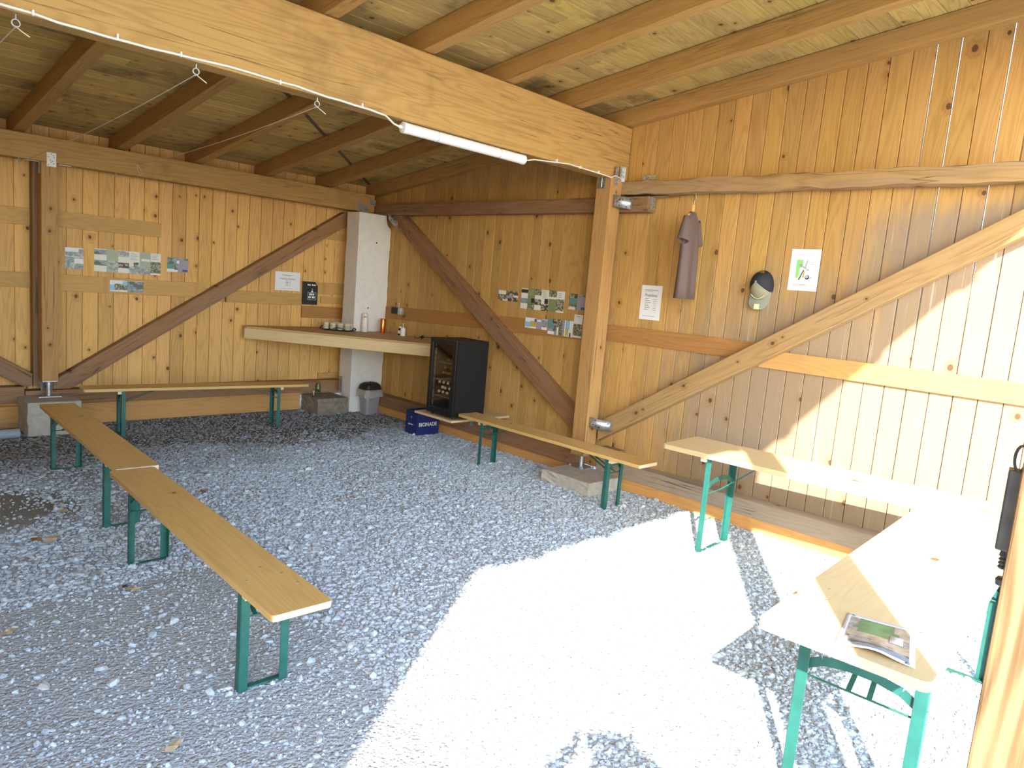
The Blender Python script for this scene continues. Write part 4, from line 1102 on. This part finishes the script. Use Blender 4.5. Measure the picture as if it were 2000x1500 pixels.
def poster():
    W, H = .225, .312; p0 = Vector((-.0022, -5.746, 1.909)); u = Vector(UR); v = Vector(VB); n = u.cross(v)
    mats = ['paper', 'ink', 'ink_lt', 'brightgreen', 'yellow', 'darkprint']; mb = MB()
    fr = frame(p0, u, v, n); mb.box(0, W, 0, H, 0, .0012, mtx=fr)
    def poly(pts, m, o=.002): mb.add([(a*W, b*H, o) for a, b in pts], [tuple(range(len(pts)))], m, mtx=fr)
    for q in ((.18, .86, .82, .868, 2), (.16, .15, .66, .157, 1), (.14, .115, .7, .122, 1), (.2, .835, .8, .838, 2)): poly([(q[0], q[1]), (q[2], q[1]), (q[2], q[3]), (q[0], q[3])], q[4])
    poly([(.22, .32), (.25, .30), (.32, .31), (.36, .42), (.34, .48), (.36, .55), (.44, .58), (.44, .74), (.25, .75), (.21, .72)], 3)
    poly([(.33, .26), (.37, .25), (.50, .50), (.47, .51)], 5, .0026)
    poly([(.46, .32), (.52, .32), (.53, .48), (.49, .49)], 4, .0024)
    poly([(.34, .60), (.38, .63), (.58, .55), (.56, .51)], 2, .0028)
    poly([(.50, .57), (.56, .73), (.60, .72), (.55, .56)], 2, .0027)
    poly([(.55, .47), (.68, .5), (.62, .54)], 2, .0026)
    for c, r, m in (((.37, .61), .035, 5), ((.37, .61), .018, 0), ((.57, .73), .03, 2), ((.57, .73), .014, 0), ((.63, .33), .075, 5), ((.62, .34), .045, 0), ((.62, .34), .025, 1)):
        poly([(c[0]+r*math.cos(k*.628), c[1]+r*.75*math.sin(k*.628)) for k in range(10)], m, .0030+.0002*(m == 0)+.0004*(r < .03))
    for q in ((.63, .69, .80, .695), (.63, .64, .80, .645), (.795, .64, .80, .695), (.63, .64, .635, .695)): poly([(q[0], q[1]), (q[2], q[1]), (q[2], q[3]), (q[0], q[3])], 1, .0025)
    poly([(.69, .31), (.78, .36), (.76, .30)], 2, .003)
    return tag(mb.build('tool_poster', mats), 'white poster with a green and grey tool drawing beside the cap', 'poster')
poster()

# ------------------------------------------------------------------ t-shirt, cap
def tshirt():
    hd = Vector((.965, .26, 0)).normalized(); C0 = Vector((-.235, -4.985, 2.46))
    t = thing('clothes_hanger', 'wooden clothes hanger hooked on the rough rail', 'hanger', tuple(C0))
    MB().bar(C0-hd*.18+Vector((0, 0, -.045)), C0+Vector((0, 0, .012)), .012, .022).bar(C0+hd*.18+Vector((0, 0, -.045)), C0+Vector((0, 0, .012)), .012, .022).bar(C0+Vector((0, 0, -.01)), C0+Vector((0, 0, .075)), .016, .026, up=hd).build('arms', 'hanger', t, bevel=.003)
    hk = [C0+Vector((0, 0, .07)), C0+Vector((0, 0, .105))]+[C0+Vector((0, 0, .13))+Vector((.025*math.cos(a*.5-1.2)+.0, .0, .028*math.sin(a*.5-1.2)+.003)) for a in range(8)]
    MB().tube(hk, .0022, 6).build('hook', 'zinc', t)
    t2 = thing('t_shirt', 'brown cotton t-shirt hanging from the wooden hanger', 't-shirt', tuple(C0-Vector((0, 0, .7))))
    fr = frame(C0, hd, Vector((0, 0, 1)).cross(hd), (0, 0, 1))
    # body: closed tube of rings down from the shoulders
    prof = [(.012, .055, .013), (-.02, .11, .022), (-.05, .165, .028), (-.10, .175, .034), (-.18, .17, .040), (-.28, .163, .045), (-.42, .158, .048), (-.56, .16, .050), (-.685, .165, .052)]
    N = 48; vs = []; fs = []; rr = random.Random(2)
    for k, (z, w_, d_) in enumerate(prof):
        fo = min(1, max(0, (-z-.08)/.3))
        for i in range(N):
            a = 2*math.pi*i/N
            fold = 1+fo*(.30*math.sin(5*a+.7+z*1.5)+.15*math.sin(9*a+z*4))
            x = w_*math.copysign(abs(math.cos(a))**.75, math.cos(a)); y = d_*math.sin(a)*fold
            zz = z+(.045*(abs(x)/.165)**1.3 if k < 2 else 0)*-.0
            if k == 0: zz = z-abs(x)*.0
            vs.append((x, y, zz))
    for k in range(len(prof)-1):
        for i in range(N):
            j = (i+1) % N; fs.append((k*N+i, k*N+j, (k+1)*N+j, (k+1)*N+i))
    mb = MB(); mb.add(vs, fs, 0, smooth=True, mtx=fr); mb.build('shirt_body', 'shirt', t2, angle=80, solid=.003)
    for s in (-1, 1):
        vs = []; fs = []; n = 20
        for k in range(6):
            q = k/5
            c = Vector((s*(.148+.055*q), 0, -.045-.19*q)); w_ = .062+.028*q-.01*q*q; d_ = .026+.018*q
            for i in range(n):
                a = 2*math.pi*i/n
                vs.append((c.x+w_*.55*math.cos(a)*.9, d_*math.sin(a)*(1+.25*q*math.sin(3*a)), c.z+w_*.45*math.cos(a)*s*.55))
        for k in range(5):
            for i in range(n):
                j = (i+1) % n; fs.append((k*n+i, k*n+j, (k+1)*n+j, (k+1)*n+i))
        mb = MB(); mb.add(vs, fs, 0, smooth=True, mtx=fr); mb.build('sleeve', 'shirt', t2, angle=80, solid=.003)
    mb = MB().tube([fr@Vector((.062*math.cos(a*2*math.pi/24), .020*math.sin(a*2*math.pi/24), .010-.012*abs(math.sin(a*2*math.pi/24)))) for a in range(24)], .005, 8, closed=True)
    mb.build('collar', 'shirt', t2)
tshirt()
def cap():
    c = Vector((-.004, -5.545, 1.925))
    t = thing('baseball_cap', 'black and olive cap hanging on the right wall, visor down', 'cap', tuple(c))
    fr = frame(c, (0, -1, 0), (0, 0, 1), (-1, 0, 0))    # local x right, y up, z out of the wall
    rx, ry, rz_ = .093, .122, .10; N = 48; K = 12
    ax, ay = -.012, .03     # crown button sits above centre
    for part, mat in (('crown', 'capblack'), ('front_panel', 'capolive')):
        vs = []; fs = []
        for k in range(K+1):
            ph = k/K*math.pi/2
            for i in range(N):
                a = 2*math.pi*i/N
                r = math.sin(ph); sh = 1-math.sin(ph)
                vs.append((rx*r*math.cos(a)+ax*sh, ry*r*math.sin(a)+ay*sh, rz_*math.cos(ph)))
        for k in range(K):
            for i in range(N):
                a = (i+.5)/N*360; front = 205 < a < 335; bk = (k+.5)/K
                if (part == 'front_panel') != front: continue
                if 66 < a < 118 and .58 < bk < .93: continue       # opening above the strap
                j = (i+1) % N; fs.append((k*N+i, k*N+j, (k+1)*N+j, (k+1)*N+i))
        mb = MB(); mb.add(vs, fs, 0, smooth=True, mtx=fr); mb.build(part, mat, t, angle=60, solid=.0025)
    mb = MB().lathe([(.008, 0), (.008, .004), (.003, .006)], 12, mtx=fr@T((ax, ay, rz_))); mb.build('button', 'capolive', t)
    vs = []; fs = []; n = 20; m_ = 8
    for k in range(m_+1):
        q = k/m_
        for i in range(n+1):
            s = -1+2*i/n
            x = .088*s*(1-.10*q*q)
            y0 = -.122*math.sqrt(max(0, 1-(x/.0935)**2))*.98-.0
            y = y0*(1-q)+q*(-.150-.052*(1-s*s)**.6)
            z = .018+.022*q+.022*(1-s*s)*(1-.3*q)
            vs.append((x, y+.012, z))
    for k in range(m_):
        for i in range(n): fs.append((k*(n+1)+i, k*(n+1)+i+1, (k+1)*(n+1)+i+1, (k+1)*(n+1)+i))
    mb = MB(); mb.add(vs, fs, 0, smooth=True, mtx=fr); mb.build('visor', 'capvisor', t, angle=60, solid=.003)
    mb = MB().box(-.022, .022, -.183, -.143, .058, .059, mtx=fr).build('sticker', 'sticker', t)
    mb = MB().tube([fr@Vector((.055*s, -.058-.03*(1-s*s)-.012, (.066))) for s in [i/6-1 for i in range(13)]], .003, 6); mb.build('trim_cord', 'sticker', t)
cap()

# ------------------------------------------------------------------ lamp, cables, hooks, lines
t = thing('tube_light', 'white tubular light fixed under the big beam', 'lamp', (-1.92, -4.07, 2.70))
fr = frame((-2.50, -4.085, 2.745), (0, 1, 0), (0, 0, 1), (1, 0, 0))
MB().lathe([(.036, .03), (.036, 1.15)], 24, mtx=fr).build('diffuser', 'white_pl', t)
for a, s in ((0, 1), (1.18, -1)):
    MB().lathe([(.02, 0), (.038, .006*s), (.038, .035*s)], 24, mtx=fr@T((0, 0, a))).build('end_cap', 'white_pl', t)
    MB().lathe([(.012, 0), (.012, -.02*s), (.006, -.026*s)], 12, mtx=fr@T((0, 0, a))).build('cable_gland', 'white_pl', t)
for a in (.3, .9): MB().tube([(-2.50+a, -4.085+.037*math.cos(q*.35), 2.745+.037*math.sin(q*.35)) for q in range(18)], .002, 6, closed=True).build('mounting_clip', 'zinc', t)
rr = random.Random(8)
pts = [(-6.9+i*.1, -4.138, 2.795+.010*math.sin(i*.42)+rr.uniform(-.003, .003)) for i in range(42)]+[(-2.66, -4.125, 2.78), (-2.57, -4.09, 2.752), (-2.525, -4.085, 2.745)]
t = thing('lamp_cable', 'white cable clipped along the big beam left of the tube light', 'cable', (-4.4, -4.13, 2.78))
MB().tube(pts, .0065, 8).build('wire', 'cable', t)
for xx in (-4.60, -4.25, -3.95, -3.4, -2.85): MB().box(xx-.004, xx+.004, -4.148, -4.129, 2.785, 2.809).build('cable_clip', 'white_pl', t)
t = thing('lamp_cable', 'white cable running from the tube light to the right post', 'cable', (-.8, -4.13, 2.78))
MB().tube([(-1.295, -4.085, 2.745), (-1.22, -4.10, 2.765), (-1.05, -4.137, 2.775), (-.85, -4.138, 2.795), (-.6, -4.138, 2.79), (-.36, -4.14, 2.785), (-.30, -4.162, 2.775), (-.24, -4.165, 2.80), (-.17, -4.165, 2.79), (-.09, -4.12, 2.765), (-.08, -4.0, 2.76)], .005, 8).build('wire', 'cable', t)
for xx in (-1.0, -.7, -.45): MB().box(xx-.004, xx+.004, -4.147, -4.129, 2.782, 2.805).build('cable_clip', 'white_pl', t)
def eye_hook(p, axis=(0, 0, -1), r=.016):
    p = Vector(p); a = Vector(axis); s = Vector((1, 0, 0))
    mb = MB().tube([p, p+a*.022], .0035, 8)
    c = p+a*(.022+r)
    mb.tube([c+(s*math.cos(q*.3142)+a*math.sin(q*.3142))*r for q in range(20)], .0035, 8, closed=True)
    return mb, c+a*r
ends = []
for i, (xx, lb) in enumerate(((-4.655, 'leftmost in the picture'), (-3.85, 'in the middle'), (-3.13, 'nearest the tube light'))):
    mb, e = eye_hook((xx, -4.085, 2.785)); tag(mb.build('eye_hook', 'zinc'), 'white eye hook under the big beam, %s' % lb, 'hook', 'eye hooks under the big beam'); ends.append(e)
for i, (pp, lb) in enumerate((((-3.93, -.255, 2.53), 'left of the back post'), ((-3.13, -.255, 2.53), 'right of the back post'))):
    mb, e = eye_hook(pp, r=.012); tag(mb.build('eye_hook', 'zinc'), 'small eye hook under the back wall plate, %s' % lb, 'hook', 'eye hooks under the back plate'); ends.append(e)
def line(a, b, label, sag=.03, tail=True):
    a = Vector(a); b = Vector(b)
    mb = MB().tube([a.lerp(b, i/16)-Vector((0, 0, sag*4*(i/16)*(1-i/16))) for i in range(17)], .0025, 6)
    mb.tube([a, a+Vector((.02, -.02, -.02)), a+Vector((.05, -.02, -.035))], .003, 6)
    for q in (0, .012): mb.lathe([(.0, -.006), (.007, 0), (0, .006)], 8, mtx=T(a+(b-a).normalized()*q))
    return tag(mb.build('cord', 'string'), label, 'cord', 'cords strung under the roof')
line(ends[0], (-4.75, -.29, 2.6), 'thin cord from the leftmost eye hook to the back wall')
line(ends[1], ends[3], 'thin cord from the middle eye hook to the plate left of the back post')
line(ends[2], (-2.93, -.285, 2.64), 'thin cord from the hook nearest the tube light to the back plate')
tag(MB().tube([(-2.945, -.286, 2.63), (-2.94, -.292, 2.58), (-2.915, -.292, 2.535), (-2.90, -.292, 2.545), (-2.92, -.288, 2.60), (-2.94, -.286, 2.63)], .0028, 6).build('cord_loop', 'string'), 'loose pale cord loop hanging on the back plate', 'cord')

# ------------------------------------------------------------------ things on table and ground
def photo_sheet():
    z0 = .7285
    cs = [(-2.835, -7.405), (-2.905, -7.615), (-3.125, -7.645), (-3.045, -7.435)]
    # corners: far-left, right-far, near-right, near-left seen from the camera
    A, B, C_, D_ = [Vector((x, y, 0)) for x, y in ((-2.855, -7.40), (-2.80, -7.60), (-3.09, -7.68), (-3.13, -7.46))]
    n = 14; mats = ['paper', 'grass', 'field', 'ph_aerial', 'ph_sky', 'teal']; mb = MB(); vs = []; fs = []
    def P(a, b):
        p = (A*(1-a)+B*a)*(1-b)+(D_*(1-a)+C_*a)*b
        zz = z0+.016*math.exp(-((a-.5)/.28)**2)*(b*b)+.010*max(0, a-.6)*(1-b)
        return Vector((p.x, p.y, zz+.0008))
    for i in range(n+1):
        for j in range(n+1): vs.append(P(i/n, j/n))
    o = 0
    mb.add(vs, [], 0)
    for i in range(n):
        for j in range(n):
            a, b = (i+.5)/n, (j+.5)/n
            if a < .06 or a > .94 or b < .06 or b > .94: m = 0
            elif b < .48 and .20 < a < .70+.2*b: m = 1
            elif b < .42 and a >= .70: m = 2
            elif abs(b-.5-.2*a) < .10: m = 2
            elif b > .75: m = 4
            else: m = 3
            mb.f.append((i*(n+1)+j, (i+1)*(n+1)+j, (i+1)*(n+1)+j+1, i*(n+1)+j+1)); mb.m.append(m); mb.sm.append(True)
    def patch(a0, b0, a1, b1, m):
        q = [P(a, b)+Vector((0, 0, .0018)) for a, b in ((a0, b0), (a1, b0), (a1, b1), (a0, b1))]
        mb.add(q, [(0, 1, 2, 3)], m)
    patch(.66, .38, .84, .58, 0); patch(.08, .02, .13, .05, 5); patch(.88, .94, .94, .98, 5)
    o = mb.build('photo_sheet', mats, angle=80, solid=.0006)
    return tag(o, 'laminated aerial photo sheet on the near end of the front table', 'photo')
photo_sheet()
tag(MB().tube([(-.70, -7.36, .733), (-.75, -7.42, .738), (-.80, -7.49, .733)], .004, 6).build('twig', 'straw'), 'small dry twig lying on the table by the right wall', 'twig')
def leaf(p, r, rot, mat, label, n=9):
    mb = MB(); vs = [(0, 0, .006)]
    rr = random.Random(int(rot*100))
    for i in range(n):
        a = 2*math.pi*i/n; q = r*(1-.55*abs(math.sin(a)))*rr.uniform(.8, 1.15); vs.append((q*math.cos(a), q*math.sin(a), rr.uniform(0, .012)))
    mb.add(vs, [(0, i+1, (i+1) % n+1) for i in range(n)], 0, mtx=T((p[0], p[1], .018), rz=rot))
    return tag(mb.build('dry_leaf', mat), label, 'leaf', 'dry leaves on the gravel')
leaf((-3.27, -2.90), .05, .4, 'leaf', 'reddish brown leaf on the gravel right of the nearest bench far end')
leaf((-4.19, -2.91), .05, 1.0, 'straw', 'pale dry leaf on the gravel left of the second bench legs')
leaf((-4.37, -3.40), .07, .9, 'straw', 'large straw coloured leaf left of the bench joint')
leaf((-4.44, -3.36), .05, 2.0, 'leaf', 'brown leaf beside the large straw coloured leaf')
leaf((-3.82, -3.16), .04, .2, 'leaf', 'small leaf under the joint of the two benches')
leaf((-4.78, -4.52), .05, .5, 'straw', 'thin pale leaf on the gravel at the left picture edge')
leaf((-4.51, -5.75), .045, .7, 'straw', 'tan leaf on the gravel below the nearest bench end')
leaf((-4.21, -4.36), .04, 2.2, 'straw', 'curled pale leaf left of the nearest bench')
leaf((-4.24, -4.31), .03, 1.4, 'darkprint', 'small dark leaf left of the nearest bench')
leaf((-4.55, -2.75), .05, 1.2, 'leaf', 'rust brown leaf on the bare earth patch far left')
leaf((-2.35, -3.55), .045, .3, 'straw', 'pale sliver of straw in the middle of the gravel')

# ------------------------------------------------------------------ the photographer, standing at the open front behind the phone
def person():
    F = Vector((.7078, .6933, 0)).normalized(); S = Vector((F.y, -F.x, 0)); U = Vector((0, 0, 1))   # forward, right, up
    C = Vector((CAM.x, CAM.y, 0))-F*.25-S*.03                 # under the head
    def W(r, f, z): return C+S*r+F*f+U*z
    nodes = []; edges = []
    def nd(r, f, z, rad, par=None, ry=None):
        nodes.append((W(r, f, z), rad, ry or rad)); i = len(nodes)-1
        if par is not None: edges.append((par, i))
        return i
    pel = nd(0, -.10, 1.03, .135, None, .11)
    wa = nd(0, -.09, 1.16, .13, pel, .10); ch = nd(0, -.08, 1.36, .15, wa, .115); up = nd(0, -.08, 1.50, .11, ch, .09)
    ne = nd(0, -.05, 1.61, .056, up); h1 = nd(0, -.02, 1.695, .070, ne, .083); h2 = nd(0, -.02, 1.785, .082, h1, .098); h3 = nd(0, -.03, 1.855, .062, h2, .072)
    hands = []
    for s in (-1, 1):
        sh = nd(s*.19, -.08, 1.515, .068, up); el = nd(s*(.36 if s > 0 else .30), .05, 1.62 if s > 0 else 1.53, .057, sh); wr = nd(s*.15, .19, 1.70, .036, el)
        pm = nd(s*.105, .235, 1.718, .030, wr, .018)
        hands.append((s, pm))
        hip = nd(s*.095, -.10, .95, .095, pel); kn = nd(s*.11, -.07, .515, .062, hip); an = nd(s*.12, -.11, .09, .042, kn); toe = nd(s*.135, .05, .045, .042, an)
    me = D.meshes.new('person'); me.from_pydata([n[0] for n in nodes], edges, [])
    ob = D.objects.new('person', me); COL.objects.link(ob)
    md = ob.modifiers.new('skin', 'SKIN'); md.use_smooth_shade = True
    for i, n in enumerate(nodes):
        sv = me.skin_vertices[0].data[i]; sv.radius = (n[1], n[2]); sv.use_root = (i == 0)
    ss = ob.modifiers.new('sub', 'SUBSURF'); ss.levels = 2; ss.render_levels = 2
    dg = bpy.context.evaluated_depsgraph_get(); body = D.meshes.new_from_object(ob.evaluated_get(dg))
    D.objects.remove(ob)
    for k in ('skin', 'cloth', 'jeans', 'black_m'): body.materials.append(M[k])
    loc = Vector((C.x, C.y, 0))-F*.05
    for p in body.polygons:
        c = p.center; q = c-C; r = q.dot(S); f = q.dot(F)
        if c.z < .09: m = 3
        elif c.z < 1.05: m = 2
        elif c.z > 1.60 and abs(r) < .12 and f < .12: m = 0
        elif f > .15: m = 0
        else: m = 1
        p.material_index = m; p.use_smooth = True
    for v in body.vertices: v.co -= loc
    o = D.objects.new('person', body); COL.objects.link(o); o.location = loc
    tag(o, 'person whose shadow of raised hands falls at the bottom edge of the gravel', 'person')
    def part(mb, name, mats, **k):
        vs = mb.v; mb.v = [tuple(Vector(v)-loc) for v in vs]
        o['_p'] = 1; r = mb.build(name, mats, o, **k); del o['_p']; return r
    # face and hair
    hc = W(0, -.022, 1.78); fr = frame(hc, S, F, U)
    hb = MB(); N = 24; vs = []; fs = []
    for k in range(11):
        ph = k/10*math.pi*.62
        for i in range(N):
            a = 2*math.pi*i/N; fwd = math.sin(a)
            rr_ = math.sin(ph); z = math.cos(ph)
            if fwd > .35 and z < .45: z = .45+.1*(z-.45); rr_ = min(rr_, .90)
            vs.append((.090*rr_*math.cos(a), .108*rr_*fwd-.004, .112*z+.012))
    for k in range(10):
        for i in range(N):
            j = (i+1) % N; fs.append((k*N+i, k*N+j, (k+1)*N+j, (k+1)*N+i))
    hb.add(vs, fs, 0, smooth=True, mtx=fr); part(hb, 'hair', 'hair', solid=.006)
    for s in (-1, 1):
        part(MB().lathe([(0, -.011), (.008, -.008), (.011, 0), (.008, .008), (0, .011)], 12, 0, mtx=fr@T((s*.032, .082, -.005))), 'eye', 'white')
        part(MB().lathe([(0, -.018), (.012, -.012), (.016, .004), (.010, .018), (0, .022)], 10, 0, mtx=fr@T((s*.088, -.005, -.012))), 'ear', 'skin')
    part(MB().tube([fr@Vector((0, .090, .0)), fr@Vector((0, .106, -.028)), fr@Vector((0, .090, -.04))], [.007, .012, .007], 10), 'nose', 'skin')
    part(MB().tube([fr@Vector((x*.024, .088-.008*x*x, -.066)) for x in (-1, -.5, 0, .5, 1)], [.003, .005, .006, .005, .003], 8), 'mouth', 'capcopper')
    # fingers curled behind and round the phone, thumbs towards the screen
    for s, pm in hands:
        for k in range(4):
            z0 = 1.716+.017*k-.006*(k == 3)
            b0 = W(s*.112, .226-.004*k, z0); pts = [b0, W(s*(.122), .238, z0+.012), W(s*.108, .2455, z0+.018), W(s*.086+s*.004*k, .2462, z0+.016)]
            part(MB().tube(pts, [.0095, .0092, .0085, .0072], 10), 'finger', 'skin')
        part(MB().tube([W(s*.115, .208, 1.700), W(s*.108, .208, 1.735), W(s*.085, .217, 1.752)], [.0115, .0105, .008], 10), 'thumb', 'skin')
    # phone held level between both hands, its lens at the point of view
    ph = MB().prism(rrect(.16, .076, .01), .0035, .0115, 0, mtx=mw@T((-.024, -.010, 0)))
    tag(ph.build('smartphone', 'glass_frame', bevel=.0015), 'black smartphone held up in both hands over the gravel', 'phone')
person()

# ------------------------------------------------------------------ light
SUN = Vector((-.8350, -.5503, .6494)).normalized()      # towards the sun
sl = D.lights.new('sun', 'SUN'); sl.energy = 17.5; sl.angle = math.radians(.6); sl.color = (1.0, .965, .90)
so = D.objects.new('sun', sl); COL.objects.link(so); so.rotation_euler = SUN.to_track_quat('Z', 'Y').to_euler(); so.location = (-8, -14, 10)
w = D.worlds.new('sky'); scene.world = w; w.use_nodes = True; nt = w.node_tree; nt.nodes.clear(); g = G(nt)
sky = g.n('ShaderNodeTexSky'); sky.sky_type = 'NISHITA'; sky.sun_disc = False
sky.sun_elevation = math.radians(33); sky.sun_rotation = math.atan2(SUN.x, SUN.y); sky.air_density = 1.0; sky.dust_density = .7; sky.ozone_density = 1.2
bg = g.n('ShaderNodeBackground'); bg.inputs[1].default_value = 1.16
out = g.n('ShaderNodeOutputWorld'); nt.links.new(sky.outputs[0], bg.inputs[0]); nt.links.new(bg.outputs[0], out.inputs[0])

vs_ = scene.view_settings
scene.display_settings.display_device = 'sRGB'
vs_.view_transform = 'Standard'; vs_.look = 'None'; vs_.exposure = 0.0; vs_.gamma = 1.0; vs_.use_curve_mapping = False
scene.cycles.use_denoising = True
scene.cycles.max_bounces = 10; scene.cycles.diffuse_bounces = 6; scene.cycles.transparent_max_bounces = 12
scene.cycles.sample_clamp_indirect = 20
for o in list(D.objects):
    if '_world' in o: del o['_world']
